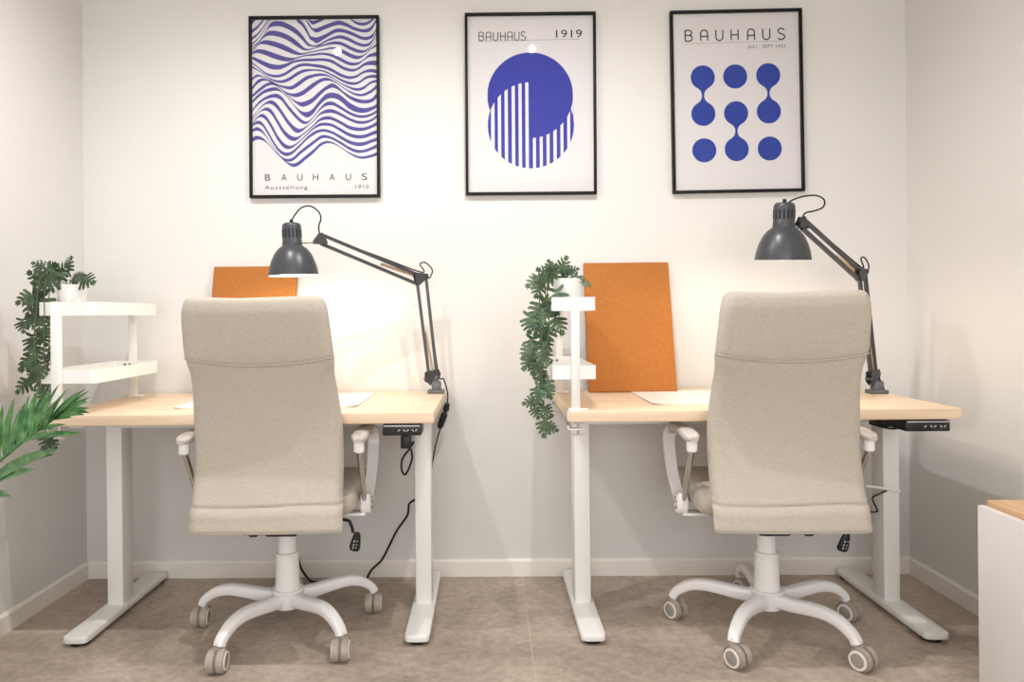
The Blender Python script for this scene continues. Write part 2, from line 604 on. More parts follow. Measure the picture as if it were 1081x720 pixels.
def chair(label, loc, yaw, base_yaw, wheel_yaw, mech=0.0, off=0.0, lean=0.0, arm=(0.262, 0.262)):
    """off: how far seat and column are set apart sideways; lean: sideways lean of the backrest's top"""
    t = thing('office_chair', label, 'office chair', (loc[0] + off, loc[1], loc[2]), yaw, 'office chairs at the desks')
    off = -off
    # ---- backrest: rear skin + front skin as rounded closed rings
    b = NB()
    NZ, NU = 150, 28
    zs = [0.400 + (1.086 - 0.400) * (0.5 - 0.5 * math.cos(PI * i / NZ)) * 1.0 for i in range(NZ + 1)]
    rings = []
    for z in zs:
        y0, hw, th = interp(BACK, z)
        ring = []
        r = min(th / 2, 0.024)

        def rear(u):
            d = 0.0
            if 0.85 < z < 0.95:
                d += 0.0045 * math.exp(-((z - seam_z(u)) / 0.0035) ** 2)
                if z < seam_z(u):
                    d += 0.004 * math.exp(-((z - seam_z(u)) / 0.02) ** 2)
            zc = 0.474 + 0.003 * math.sin(u * 3)
            d += 0.0065 * math.exp(-((z - zc) / 0.004) ** 2)
            d -= 0.0030 * math.exp(-((z - zc + 0.02) / 0.014) ** 2)
            d += 0.0012 * math.sin(u * 5 + z * 21) * math.exp(-((z - 0.5) / 0.08) ** 2)
            return y0 + d + 0.010 * u * u
        dz = 0.005 * (1 - 0) if z > 1.07 else 0.0
        # rear side from left to right
        for i in range(NU + 1):
            u = -1 + 2 * i / NU
            a = abs(u)
            x = u * hw
            edge = max(0.0, (a * hw - (hw - r)) / r)
            yy = rear(u) + r * (1 - math.sqrt(max(0, 1 - edge * edge)))
            ring.append(b.verts.new((x, yy, z - (0.006 * (1 - u * u) if z > 1.0 else 0) * max(0, (z - 1.0) / 0.086))))
        for i in range(1, NU):
            u = 1 - 2 * i / NU
            a = abs(u)
            edge = max(0.0, (a * hw - (hw - r)) / r)
            yy = y0 + 0.010 * u * u + th - r * (1 - math.sqrt(max(0, 1 - edge * edge)))
            ring.append(b.verts.new((u * hw, yy, z - (0.006 * (1 - u * u) if z > 1.0 else 0) * max(0, (z - 1.0) / 0.086))))
        rings.append(ring)
    n = len(rings[0])
    for i in range(NZ):
        for j in range(n):
            b.faces.new((rings[i][j], rings[i][(j + 1) % n], rings[i + 1][(j + 1) % n], rings[i + 1][j]))
    b.faces.new(rings[0][::-1]); b.faces.new(rings[-1])
    for v in b.verts:
        v.co.x = v.co.x * 0.995 + lean * (v.co.z - 0.4) / 0.7
    bk = obj('backrest', b, 'fabric', t, 60)
    b = NB()
    pts = []
    for i in range(33):
        u = -0.985 + 1.97 * i / 32
        z = seam_z(u) + 0.002
        y, hw, th = interp(BACK, z)
        edge = max(0.0, (abs(u) * hw - (hw - 0.024)) / 0.024)
        pts.append((u * hw, y + 0.010 * u * u + 0.0015 + 0.024 * (1 - math.sqrt(1 - edge * edge)), z))
    tube(b, [(x * 0.995 + lean * (z - 0.4) / 0.7, y, z) for x, y, z in pts], 0.0022, 6)
    obj('seam', b, 'fabric', bk)
    # ---- seat cushion
    b = NB()
    prof = []
    SH, SD = 0.243, 0.435
    NS = 40
    rr = []
    for k in range(NS + 1):
        v = k / NS
        y = -0.20 + SD * v
        e = 1 - (2 * v - 1) ** 14
        zt = 0.512 - 0.012 * (v) ** 2 - 0.05 * max(0, v - 0.8) ** 2 / 0.04 * 0.8
        zb = 0.405 + 0.012 * v
        h = (zt - zb) / 2
        zc = (zt + zb) / 2
        sc = max(0.55 if v < 0.5 else 0.25, e ** 0.5)
        hw = SH * (0.93 + 0.07 * e)
        ring = []
        for j in range(40):
            a = 2 * PI * j / 40
            ca, sa = math.cos(a), math.sin(a)
            p = 0.32
            x = math.copysign(abs(ca) ** p, ca) * hw
            z = zc + math.copysign(abs(sa) ** 0.62, sa) * h * sc
            z -= 0.012 * (1 - (x / hw) ** 2) if sa > 0 else 0
            ring.append(b.verts.new((x, y, z)))
        rr.append(ring)
    for i in range(NS):
        for j in range(40):
            b.faces.new((rr[i][j], rr[i + 1][j], rr[i + 1][(j + 1) % 40], rr[i][(j + 1) % 40]))
    b.faces.new(rr[0]); b.faces.new(rr[-1][::-1])
    bmesh.ops.recalc_face_normals(b, faces=b.faces[:])
    obj('seat', b, 'fabric', t, 60)
    # ---- armrests: pad, chrome rod, curved white strut, pivot block, flange
    for s in (-1, 1):
        ax = s * arm[(s + 1) // 2]
        e = bpy.data.objects.new('armrest', None)
        COL.objects.link(e)
        e.parent = t
        b = NB()
        path = smooth_path([(ax, -0.232, 0.655), (ax + s * 0.001, -0.15, 0.664), (ax, -0.05, 0.664), (ax, 0.02, 0.657), (ax - s * 0.002, 0.055, 0.638)], 6)

        def padsec(tt):
            w = 0.026 * (1 - 0.25 * tt) * min(1, 0.45 + 6 * tt) * (1.0 if tt < 0.9 else 1 - 3 * (tt - 0.9))
            h = 0.0125 * min(1, 0.5 + 6 * tt)
            return [(w * math.copysign(abs(math.cos(a)) ** 0.6, math.cos(a)), h * math.copysign(abs(math.sin(a)) ** 0.7, math.sin(a)))
                    for a in [2 * PI * k / 20 for k in range(20)]]
        sweep(b, path, padsec, up=(0, 0, 1))
        obj('arm_pad', b, 'pad', e, 50)
        b = NB(); cyl(b, (ax, -0.205, 0.615), (ax, -0.205, 0.652), 0.016, 20, 0.004); obj('rod_cap', b, 'gloss', e)
        b = NB(); cyl(b, (ax, -0.205, 0.625), (ax - s * 0.002, -0.092, 0.44), 0.0085, 16); obj('chrome_rod', b, 'chrome', e)
        b = NB()
        path = smooth_path([(ax, 0.03, 0.650), (ax + s * 0.004, 0.062, 0.625), (ax + s * 0.006, 0.058, 0.58), (ax + s * 0.004, 0.02, 0.50), (ax, -0.045, 0.435)], 8)
        sweep(b, path, lambda tt: [(q * (1 - 0.2 * tt), w) for q, w in ((0.02, 0.007), (-0.02, 0.007), (-0.022, 0.0), (-0.02, -0.007), (0.02, -0.007), (0.022, 0))], up=(0, 1, 0.2))
        obj('arm_strut', b, 'gloss', e, 50)
        b = NB()
        cyl(b, (ax - 0.017, -0.07, 0.428), (ax + 0.017, -0.07, 0.428), 0.032, 24, 0.005)
        box(b, (ax, -0.088, 0.445), (0.03, 0.03, 0.04), 0.006)
        pv = obj('pivot_block', b, 'gloss', e)
        b = NB()
        for a in range(5):
            an = a * 2 * PI / 5
            cyl(b, (ax + s * 0.0165, -0.07 + 0.017 * math.cos(an), 0.428 + 0.017 * math.sin(an)),
                (ax + s * 0.0185, -0.07 + 0.017 * math.cos(an), 0.428 + 0.017 * math.sin(an)), 0.0035, 10)
        obj('bolt', b, 'clamp', pv)
        b = NB(); box(b, (ax - s * 0.05, -0.07, 0.398), (0.1, 0.05, 0.009), 0.003); obj('arm_flange', b, 'gloss', e)
    # ---- mechanism
    b = NB()
    box(b, (mech, -0.01, 0.367), (0.16, 0.22, 0.05), 0.006)
    for s in (-1, 1):
        prism(b, [(-0.026, 0), (0.026, 0), (0.012, -0.022), (-0.010, -0.022)], -0.13, 0.05, 0.004,
              Matrix.Translation((mech + s * 0.062, -0.02, 0.344)) @ Matrix.Rotation(PI / 2, 4, 'X'))
    box(b, (mech / 2, 0, 0.335), (0.10, 0.10, 0.04), 0.008)
    obj('tilt_mechanism', b, 'black', t)
    b = NB()
    tube(b, smooth_path([(0.10, -0.06, 0.375), (0.195, -0.07, 0.375), (0.213, -0.075, 0.36), (0.222, -0.085, 0.338)], 6), 0.0055, 8)
    lv = obj('height_lever', b, 'black', t)
    b = NB()
    R = Matrix.Translation((0.2305, -0.09, 0.312)) @ Matrix.Rotation(0.22, 4, 'Y') @ Matrix.Rotation(0.15, 4, 'X')
    pr = [(0, 0.031), (0.008, 0.030), (0.012, 0.020), (0.0165, -0.008), (0.0175, -0.022), (0.014, -0.030), (0, -0.032)]
    lathe(b, pr, 20, R @ Matrix.Diagonal((1.0, 0.6, 1, 1)))
    kb = obj('lever_knob', b, 'black', lv)
    b = NB()
    for q in (0.004, -0.008, -0.018):
        box(b, (-0.004, -0.0098, q), (0.004, 0.001, 0.006)); box(b, (0.005, -0.0098, q + 0.002), (0.005, 0.001, 0.0025))
    b.transform(R)
    obj('knob_icon', b, 'icon', lv)
    # ---- column
    b = NB()
    lathe(b, [(0, 0.335), (0.0295, 0.335), (0.0295, 0.262), (0.031, 0.256), (0.0375, 0.253), (0.0375, 0.245), (0.036, 0.243), (0.040, 0.128), (0.0, 0.128)], 32)
    b.transform(Matrix.Translation((off, 0, 0)))
    obj('column', b, 'white', t)
    # ---- five-star base
    bs = bpy.data.objects.new('star_base', None)
    COL.objects.link(bs)
    bs.parent = t
    bs.location = (off, 0, 0)
    bs.rotation_euler = (0, 0, base_yaw - yaw)
    b = NB()
    lathe(b, [(0, 0.135), (0.050, 0.135), (0.055, 0.129), (0.052, 0.124), (0.051, 0.118), (0.050, 0.086), (0.045, 0.076), (0.036, 0.072), (0, 0.071)], 32)
    obj('hub', b, 'gloss', bs)
    for k in range(5):
        a = PI / 2 + k * 2 * PI / 5
        dx, dy = math.cos(a), math.sin(a)
        b = NB()
        prof = [(0.036, 0.106), (0.09, 0.110), (0.15, 0.118), (0.20, 0.121), (0.24, 0.114), (0.268, 0.100), (0.289, 0.083), (0.297, 0.067)]
        path = smooth_path([(r * dx, r * dy, z) for r, z in prof], 5)

        def sec(tt):
            w = 0.0215 - 0.0050 * tt
            h = 0.0225 - 0.0080 * min(1, tt * 1.2)
            return [(w * math.copysign(abs(math.cos(q)) ** 0.6, math.cos(q)), h * math.copysign(abs(math.sin(q)) ** 0.6, math.sin(q)))
                    for q in [2 * PI * j / 20 for j in range(20)]]
        sweep(b, path, sec, up=(-dy, dx, 0) if False else None)
        obj('base_leg', b, 'gloss', bs, 60)
        # caster
        px, py = 0.299 * dx, 0.299 * dy
        ce = bpy.data.objects.new('caster', None)
        COL.objects.link(ce)
        ce.parent = t
        R = Matrix.Rotation(base_yaw - yaw, 3, 'Z') @ Vector((px, py, 0))
        ce.location = R + Vector((off, 0, 0))
        wy = wheel_yaw[k] if isinstance(wheel_yaw, (list, tuple)) else wheel_yaw
        ce.rotation_euler = (0, 0, wy - yaw)          # local x = axle, local y = rolling direction
        b = NB()
        cyl(b, (0, 0, 0.056), (0, 0, 0.078), 0.010, 14)
        lathe(b, [(0.0, 0.063), (0.017, 0.063), (0.0175, 0.066), (0.0, 0.068)], 20)
        # hood over the wheels
        A0 = [math.radians(v) for v in range(8, 245, 12)]
        arc2 = [(0.0335 * math.cos(q) - 0.014, 0.0335 * math.sin(q)) for q in A0] + [(0.0318 * math.cos(q) - 0.014, 0.0318 * math.sin(q)) for q in A0[::-1]]
        for x_a, x_b, oo in ((-0.0235, 0.0235, arc2), (-0.0045, 0.0045, [(0.0335 * math.cos(q) - 0.014, 0.0335 * math.sin(q)) for q in A0])):
            v0 = [b.verts.new((x_a, y_, z_ + 0.031)) for y_, z_ in oo]
            v1 = [b.verts.new((x_b, y_, z_ + 0.031)) for y_, z_ in oo]
            b.faces.new(v0); b.faces.new(v1[::-1])
            for i in range(len(v0)):
                b.faces.new((v0[i], v1[i], v1[(i + 1) % len(v0)], v0[(i + 1) % len(v0)]))
        bmesh.ops.recalc_face_normals(b, faces=b.faces[:])
        hd = obj('caster_hood', b, 'caster', ce)
        for s in (-1, 1):
            b = NB()
            mt = Matrix.Translation((s * 0.006, -0.014, 0.031)) @ Matrix.Rotation(s * PI / 2, 4, 'Y')
            lathe(b, [(0, 0), (0.027, 0), (0.031, 0.003), (0.031, 0.013), (0.029, 0.0175), (0.0265, 0.019), (0, 0.019)], 32, mt)
            obj('wheel', b, 'caster', ce)
            b = NB()
            lathe(b, [(0.0205, 0.018), (0.0205, 0.0212), (0.0262, 0.0212), (0.0275, 0.018)], 32, mt, close=True)
            obj('wheel_ring', b, 'ring', ce)
            b = NB()
            lathe(b, [(0, 0.0205), (0.018, 0.0205), (0.0205, 0.0195), (0.0205, 0.0185), (0, 0.0185)], 32, mt)
            obj('wheel_disc', b, 'hubcap', ce)
    return t


# ------------------------------------------------------------------ work lamps
def seg_sec(w, h):
    return lambda t: [(w, h), (-w, h), (-w, -h), (w, -h)]


def coil(bm, p0, p1, r, turns, wire):
    p0, p1 = Vector(p0), Vector(p1)
    d = (p1 - p0)
    R = rot_to(d).to_3x3()
    L = d.length
    pts = []
    n = turns * 8
    for i in range(n + 1):
        a = 2 * PI * i / 8
        pts.append(p0 + R @ Vector((r * math.cos(a), r * math.sin(a), L * i / n)))
    tube(bm, pts, wire, 5)


def lamp(label, base, pivot, elbow, head, rim, tilt, cord_top, cord_tail, switch=None, spr_side=1):
    """base: clamp foot on the desk top; pivot: bottom joint; elbow; head: joint at the upper arm's end; rim: centre of the shade's rim"""
    base, pivot, elbow, head, rim = [Vector(v) for v in (base, pivot, elbow, head, rim)]
    t = thing('desk_lamp', label, 'desk lamp', base, 0, 'clamp desk lamps')
    L = lambda p: Vector(p) - base
    # clamp
    b = NB()
    box(b, (0, 0, 0.007), (0.062, 0.05, 0.014), 0.003)
    box(b, (0.001, 0, 0.027), (0.034, 0.036, 0.036), 0.004)
    cyl(b, (0, 0, 0.04), (0, 0, 0.066), 0.011, 16, 0.002)
    obj('clamp', b, 'clamp', t)
    # lower bracket
    pv = L(pivot)
    b = NB()
    ux = Vector((elbow.x - pivot.x, elbow.y - pivot.y, 0))
    hx = Vector((head.x - elbow.x, head.y - elbow.y, 0)).normalized()   # plane of the arm
    nrm = Vector((0, 0, 1)).cross(hx).normalized()
    Rm = Matrix((hx, nrm, Vector((0, 0, 1)))).transposed().to_4x4()

    def plate(bm, pts, c, th, off):
        """flat plate in the plane of the arm"""
        b2 = bmesh.new()
        lo = [b2.verts.new((x, -th / 2, z)) for x, z in pts]
        hi = [b2.verts.new((x, th / 2, z)) for x, z in pts]
        b2.faces.new(lo); b2.faces.new(hi[::-1])
        n = len(pts)
        for i in range(n):
            b2.faces.new((lo[i], hi[i], hi[(i + 1) % n], lo[(i + 1) % n]))
        bmesh.ops.recalc_face_normals(b2, faces=b2.faces[:])
        merge(bm, b2, Matrix.Translation(Vector(c) + nrm * off) @ Rm)
    for off in (-0.011, 0.011):
        plate(b, [(0.028, 0.012), (-0.02, 0.022), (-0.028, 0.004), (-0.012, -0.034), (0.012, -0.034), (0.03, -0.022)], pv, 0.0025, off)
    box(b, pv + Vector((0, 0, -0.022)), (0.03, 0.024, 0.03), 0.003)
    cyl(b, pv + hx * 0.03 - nrm * 0.012 + Vector((0, 0, -0.012)), pv + hx * 0.03 + nrm * 0.012 + Vector((0, 0, -0.012)), 0.004, 10)
    obj('pivot_bracket', b, 'lamp', t)
    el = L(elbow)
    hd = L(head)
    # lower arm: two bars
    for a, c in ((hx * 0.016, hx * 0.018 + Vector((0, 0, -0.012))), (-hx * 0.016, -hx * 0.018 + Vector((0, 0, 0.006)))):
        b = NB()
        sweep(b, [pv + a, el + c], seg_sec(0.0056, 0.0056))
        obj('lower_arm', b, 'lamp', t)
    # elbow bracket (triangle plates)
    b = NB()
    for off in (-0.009, 0.009):
        b2 = [(0.026, 0.020), (0.030, 0.010), (0.024, -0.024), (0.012, -0.028), (-0.026, 0.004), (-0.022, 0.016)]
        plate(b, b2, el, 0.0025, off)
    for q in ((0.024, 0.014), (0.018, -0.020), (-0.018, 0.008)):
        c = el + hx * q[0] + Vector((0, 0, q[1]))
        cyl(b, c - nrm * 0.013, c + nrm * 0.013, 0.0045, 12)
    obj('elbow_bracket', b, 'lamp', t)
    # upper arm: two bars
    d = (hd - el).normalized()
    up = d.cross(nrm)
    if up.z < 0:
        up = -up
    for w in (0.016, -0.016):
        b = NB()
        e0 = el + hx * 0.02 + Vector((0, 0, 0.014 if w > 0 else -0.022))
        sweep(b, [e0, hd + up * w * 0.95 + d * -0.01], seg_sec(0.0056, 0.0056))
        obj('upper_arm', b, 'lamp', t)
    # springs
    b = NB()
    coil(b, el + hx * 0.01 + Vector((0, 0, 0.006)) - nrm * 0.014, el + (hd - el) * 0.40 - up * 0.004 - nrm * 0.014, 0.0045, 34, 0.0016)
    obj('spring', b, 'spring', t)
    b = NB()
    coil(b, pv + Vector((0, 0, 0.012)), pv + (el - pv) * 0.45 + hx * 0.010, 0.0040, 34, 0.0015)
    obj('spring', b, 'spring', t)
    # head bracket
    b = NB()
    for off in (-0.009, 0.009):
        plate(b, [(0.024, -0.018), (0.022, -0.008), (0.002, 0.020), (-0.010, 0.020), (-0.026, -0.012), (-0.024, -0.020)], hd, 0.0025, off)
    for q in ((0.018, -0.014), (-0.004, 0.014), (-0.019, -0.015)):
        c = hd + hx * q[0] + Vector((0, 0, q[1]))
        cyl(b, c - nrm * 0.013, c + nrm * 0.013, 0.005, 12)
    box(b, hd, (0.016, 0.016, 0.022), 0.002)
    obj('head_bracket', b, 'lamp', t)
    # shade, in its own tilted frame: rim at z = 0, open side down
    S = Matrix.Translation(L(rim)) @ Matrix.Rotation(tilt[0], 4, 'X') @ Matrix.Rotation(tilt[1], 4, 'Y')
    b = NB()
    outer = [(0.0855, 0.0), (0.0850, 0.006), (0.0815, 0.026), (0.0745, 0.050), (0.0635, 0.074), (0.0500, 0.092), (0.0365, 0.102), (0.0330, 0.106)]
    inner = [(r - 0.0016, z - (0.0012 if z > 0 else 0)) for r, z in outer]
    lathe(b, outer + inner[::-1], 48, S, close=True)
    sh = obj('lamp_shade', b, 'lamp', t, 50)
    b = NB()
    lathe(b, [(r - 0.0022, z - (0.002 if z > 0 else -0.001)) for r, z in outer] + [(0.006, 0.102)], 48, S)
    obj('shade_lining', b, 'lampin', sh, 50)
    b = NB()
    lathe(b, [(0.0, 0.182), (0.024, 0.182), (0.030, 0.178), (0.0325, 0.170), (0.0328, 0.120), (0.0338, 0.118), (0.0338, 0.104), (0.0, 0.104)], 40, S)
    hs = obj('lamp_socket', b, 'lamp', t, 40)
    b = NB()
    for k in range(16):
        a = 2 * PI * k / 16
        box(b, (0.0322 * math.cos(a), 0.0322 * math.sin(a), 0.145), (0.0025, 0.0052, 0.030), 0.0008, Matrix.Rotation(a, 4, 'Z'), 1)
    b.transform(S)
    obj('vent_slot', b, 'rubber', hs)
    b = NB()
    cyl(b, S @ Vector((0, 0, 0.181)), S @ Vector((0, 0, 0.194)), 0.006, 14, 0.001)
    obj('cord_grommet', b, 'rubber', hs)
    b = NB()
    rod0 = S @ Vector((0.03, 0, 0.112))
    sweep(b, [S @ (Vector((0.0, 0, 0.112)) + Vector(((S.inverted() @ hd).x, (S.inverted() @ hd).y, 0)).normalized() * 0.03), hd + hx * 0.018 + Vector((0, 0, -0.015))], lambda q: [(0.0032 * math.cos(x), 0.0032 * math.sin(x)) for x in (0, 1.05, 2.09, 3.14, 4.19, 5.24)])
    obj('head_rod', b, 'chrome', t)
    b = NB()
    lathe(b, [(0, 0.030), (0.012, 0.033), (0.021, 0.042), (0.024, 0.055), (0.021, 0.068), (0.014, 0.080), (0.0125, 0.102), (0, 0.102)], 24, S)
    obj('bulb', b, 'bulb', t)
    # flex
    b = NB()
    g = S @ Vector((0, 0, 0.19))
    tube(b, smooth_path([g] + [L(p) for p in cord_top] + [hd + Vector((0, 0, 0.008))], 10), 0.0026, 8)
    tube(b, smooth_path([hd + up * 0.012, (hd * 0.5 + el * 0.5) + up * 0.017, el + hx * 0.0 + Vector((0, 0, 0.022)), el + hx * 0.006 + Vector((0, 0, 0.052)),
                         el - hx * 0.016 + Vector((0, 0, 0.058)), el - hx * 0.044 + Vector((0, 0, 0.032)), el - hx * 0.036 + Vector((0, 0, 0.004)), el - hx * 0.022 + Vector((0, 0, -0.02)),
                         pv * 0.5 + el * 0.5 - hx * 0.020, pv - hx * 0.024] + [L(p) for p in cord_tail], 8), 0.0026, 8)
    cd = obj('flex', b, 'rubber', t)
    if switch:
        b = NB()
        for (p0, p1, r0, r1) in switch:
            p0, p1 = L(p0), L(p1)
            dd = p1 - p0
            tube(b, [p0, p0 + dd * 0.15, p0 + dd * 0.85, p1], lambda q, r0=r0, r1=r1: (r0 + (r1 - r0) * q) * (0.6 if q in (0.0, 1.0) else 1.0), 12)
        obj('inline_switch', b, 'black', cd)
    # light of the bulb
    li = bpy.data.lights.new('bulb_light', 'POINT')
    li.energy = LAMP_W
    li.color = (1.0, 0.86, 0.68)
    li.shadow_soft_size = 0.022
    lo = bpy.data.objects.new('bulb_light', li)
    COL.objects.link(lo)
    lo.parent = t
    lo.location = S @ Vector((0, 0, 0.012))
    return t


LAMP_W = 3.4


# ------------------------------------------------------------------ clamp-on shelves
def shelf(label, px, m, d_front, d_rear):
    """m = +1: trays reach further to the right; -1: to the left"""
    yf, yr = d_front - CAM_D, d_rear - CAM_D
    t = thing('desk_shelf', label, 'desk shelf', (px, yf, DT), 0, 'white clamp shelves on the desks')
    yr -= yf
    for y in (0.0, yr):
        b = NB()
        box(b, (0, y, 0.1725), (0.026, 0.022, 0.345), 0.003)
        box(b, (0.012, y, 0.003), (0.05, 0.03, 0.006), 0.002)
        obj('post', b, 'white', t)
        b = NB()
        box(b, (-0.024, y, -0.020), (0.004, 0.026, 0.052), 0.001)
        box(b, (-0.002, y, -0.057), (0.044, 0.026, 0.004), 0.001)
        box(b, (-0.024, y, -0.045), (0.004, 0.026, 0.028), 0.001)
        box(b, (-0.008, y, 0.003), (0.036, 0.026, 0.006), 0.001)
        cl = obj('clamp', b, 'white', t)
        b = NB()
        cyl(b, (0.006, y, -0.075), (0.006, y, -0.038), 0.004, 10)
        cyl(b, (0.006, y, -0.0385), (0.006, y, -0.0345), 0.010, 16)
        cyl(b, (-0.012, y, -0.074), (0.026, y, -0.074), 0.0028, 8)
        obj('clamp_screw', b, 'chrome', cl)
    x0, x1 = (-0.065, 0.115) if m > 0 else (-0.070, 0.066)
    y0, y1 = 0.0115, yr - 0.0115
    for z in (0.306, 0.094):
        b = NB()
        w, d, h, th = x1 - x0, y1 - y0, 0.042, 0.004
        R = 0.05 if m > 0 else 0.008
        rad = (R, 0.012, 0.012, 0.022) if m > 0 else (R, R, R, R)
        out = rrect(w, d, rad, 6, (x0 + x1) / 2, (y0 + y1) / 2)
        inn = rrect(w - 2 * th, d - 2 * th, [max(0.004, q - th) for q in rad], 6, (x0 + x1) / 2, (y0 + y1) / 2)
        n = len(out)
        A = [b.verts.new((x, y, z)) for x, y in out]
        B = [b.verts.new((x, y, z + h)) for x, y in out]
        Cc = [b.verts.new((x, y, z + h)) for x, y in inn]
        Dd = [b.verts.new((x, y, z + th)) for x, y in inn]
        b.faces.new(A[::-1]); b.faces.new(Dd)
        for i in range(n):
            j = (i + 1) % n
            b.faces.new((A[i], A[j], B[j], B[i]))
            b.faces.new((B[i], B[j], Cc[j], Cc[i]))
            b.faces.new((Cc[i], Cc[j], Dd[j], Dd[i]))
        tr = obj('tray', b, 'white', t)
        b = NB()
        for q in (0.012, 0.030):
            xx = x0 + 0.03 + q
            cyl(b, (xx, y1 - th, z + 0.028), (xx, y1 - th - 0.002, z + 0.028), 0.0045, 12)
        obj('screw_head', b, 'clamp', tr)
    return t


# ------------------------------------------------------------------ split-leaf trailing plants
def leaf_mesh(bm, c, size, tipdir, normal, droop=0.25):
    """split leaf: fingers along a midrib, joined near the rib"""
    c = Vector(c)
    tdir = Vector(tipdir).normalized()
    nrm = Vector(normal)
    nrm = (nrm - tdir * nrm.dot(tdir)).normalized()
    side = tdir.cross(nrm).normalized()

    def P(l, s):
        # l along the rib (0 = stalk, 1 = tip), s sideways
        z = -0.16 * abs(s) ** 1.3 - droop * (l - 0.3) ** 2
        return c + size * (tdir * (l - 0.45) + side * s + nrm * z)

    def width(l):           # outline half width
        l = max(-0.12, min(1.0, l))
        q = (l + 0.12) / 1.12
        return 0.50 * math.sin(PI * q ** 0.62) ** 0.8
    nf = 5
    for sg in (-1, 1):
        for k in range(nf):
            l0, l1 = k / nf * 0.86, (k + 1) / nf * 0.86
            lm = (l0 + l1) / 2
            sw = 0.10 + 0.16 * k / nf - (0.30 if k == 0 else 0)
            W = width(lm + sw * 0.5)
            rows = []
            for f, hw in ((0.0, (l1 - l0) / 2), (0.30, (l1 - l0) / 2 * 1.05), (0.52, (l1 - l0) / 2 * 1.02), (0.66, 0.074), (0.90, 0.074), (1.03, 0.042)):
                c0 = lm + sw * f * f ** 0.3
                hw = hw * (1.25 if k == 0 and f > 0.3 else 1.0)
                rows.append((P(c0 - hw, sg * W * f), P(c0 + hw, sg * W * f)))
            V = [(bm.verts.new(p), bm.verts.new(q)) for p, q in rows]
            for (p, q), (p2, q2) in zip(V[:-1], V[1:]):
                f = (p, q, q2, p2)
                bm.faces.new(f if sg > 0 else f[::-1])
        V = [bm.verts.new(p) for p in (P(0.80, 0), P(1.06, 0), P(0.96, sg * 0.10), P(0.80, sg * 0.16))]
        bm.faces.new(V if sg > 0 else V[::-1])


def trailing_plant(label, pot_c, pot_r, pot_h, leaves, vines, D, mat):
    t = thing('trailing_plant', label, 'potted plant', pot_c, 0, 'trailing split-leaf plants')
    base = Vector(pot_c)
    b = NB()
    r = pot_r
    lathe(b, [(0, 0), (r * 0.80, 0), (r * 0.84, 0.003), (r, pot_h), (r * 0.93, pot_h), (r * 0.88, pot_h * 0.86), (0, pot_h * 0.86)], 32)
    obj('pot', b, 'pot', t)
    b = NB(); lathe(b, [(0, pot_h * 0.862), (r * 0.87, pot_h * 0.862), (r * 0.87, pot_h * 0.89), (0, pot_h * 0.91)], 24); obj('soil', b, 'soil', t)
    rnd = random.Random(len(label) * 13)
    b = NB()
    stems = NB()
    for (px, py, sz, ang) in leaves:
        dd = D + rnd.uniform(-0.035, 0.045)
        c = at(px, py, dd) - base
        s = sz * dd / F_PX * 1.36
        a = math.radians(ang + rnd.uniform(-14, 14))
        tip = Vector((math.sin(a), -0.25 + rnd.uniform(-0.2, 0.2), math.cos(a)))
        nrm = Vector((rnd.uniform(-0.45, 0.45), -1, 0.45 + rnd.uniform(-0.35, 0.35)))
        leaf_mesh(b, c, s, tip, nrm, 0.22)
    obj('foliage', b, mat, t, 60)
    for v in vines:
        pts = [at(x, y, D + o) - base for x, y, o in v]
        tube(stems, smooth_path(pts, 6), 0.0017, 6)
    obj('vine', stems, 'vine', t)
    return t


# ------------------------------------------------------------------ palm
def leaflet(bm, p0, p1, w, sag, nrm):
    p0, p1 = Vector(p0), Vector(p1)
    d = p1 - p0
    L = d.length
    dn = d.normalized()
    nrm = Vector(nrm)
    nrm = (nrm - dn * nrm.dot(dn)).normalized()
    s = dn.cross(nrm).normalized()
    N = 10
    rows = []
    for i in range(N + 1):
        u = i / N
        ww = w * (math.sin(PI * min(1, u * 0.93 + 0.07)) ** 0.7) * (1 - 0.45 * u)
        c = p0 + d * u + Vector((0, 0, 1)) * (sag * L * 4 * u * (1 - u))
        rows.append([bm.verts.new(c - s * ww + nrm * ww * 0.5), bm.verts.new(c), bm.verts.new(c + s * ww + nrm * ww * 0.5)])
    for i in range(N):
        for j in (0, 1):
            bm.faces.new((rows[i][j], rows[i][j + 1], rows[i + 1][j + 1], rows[i + 1][j]))


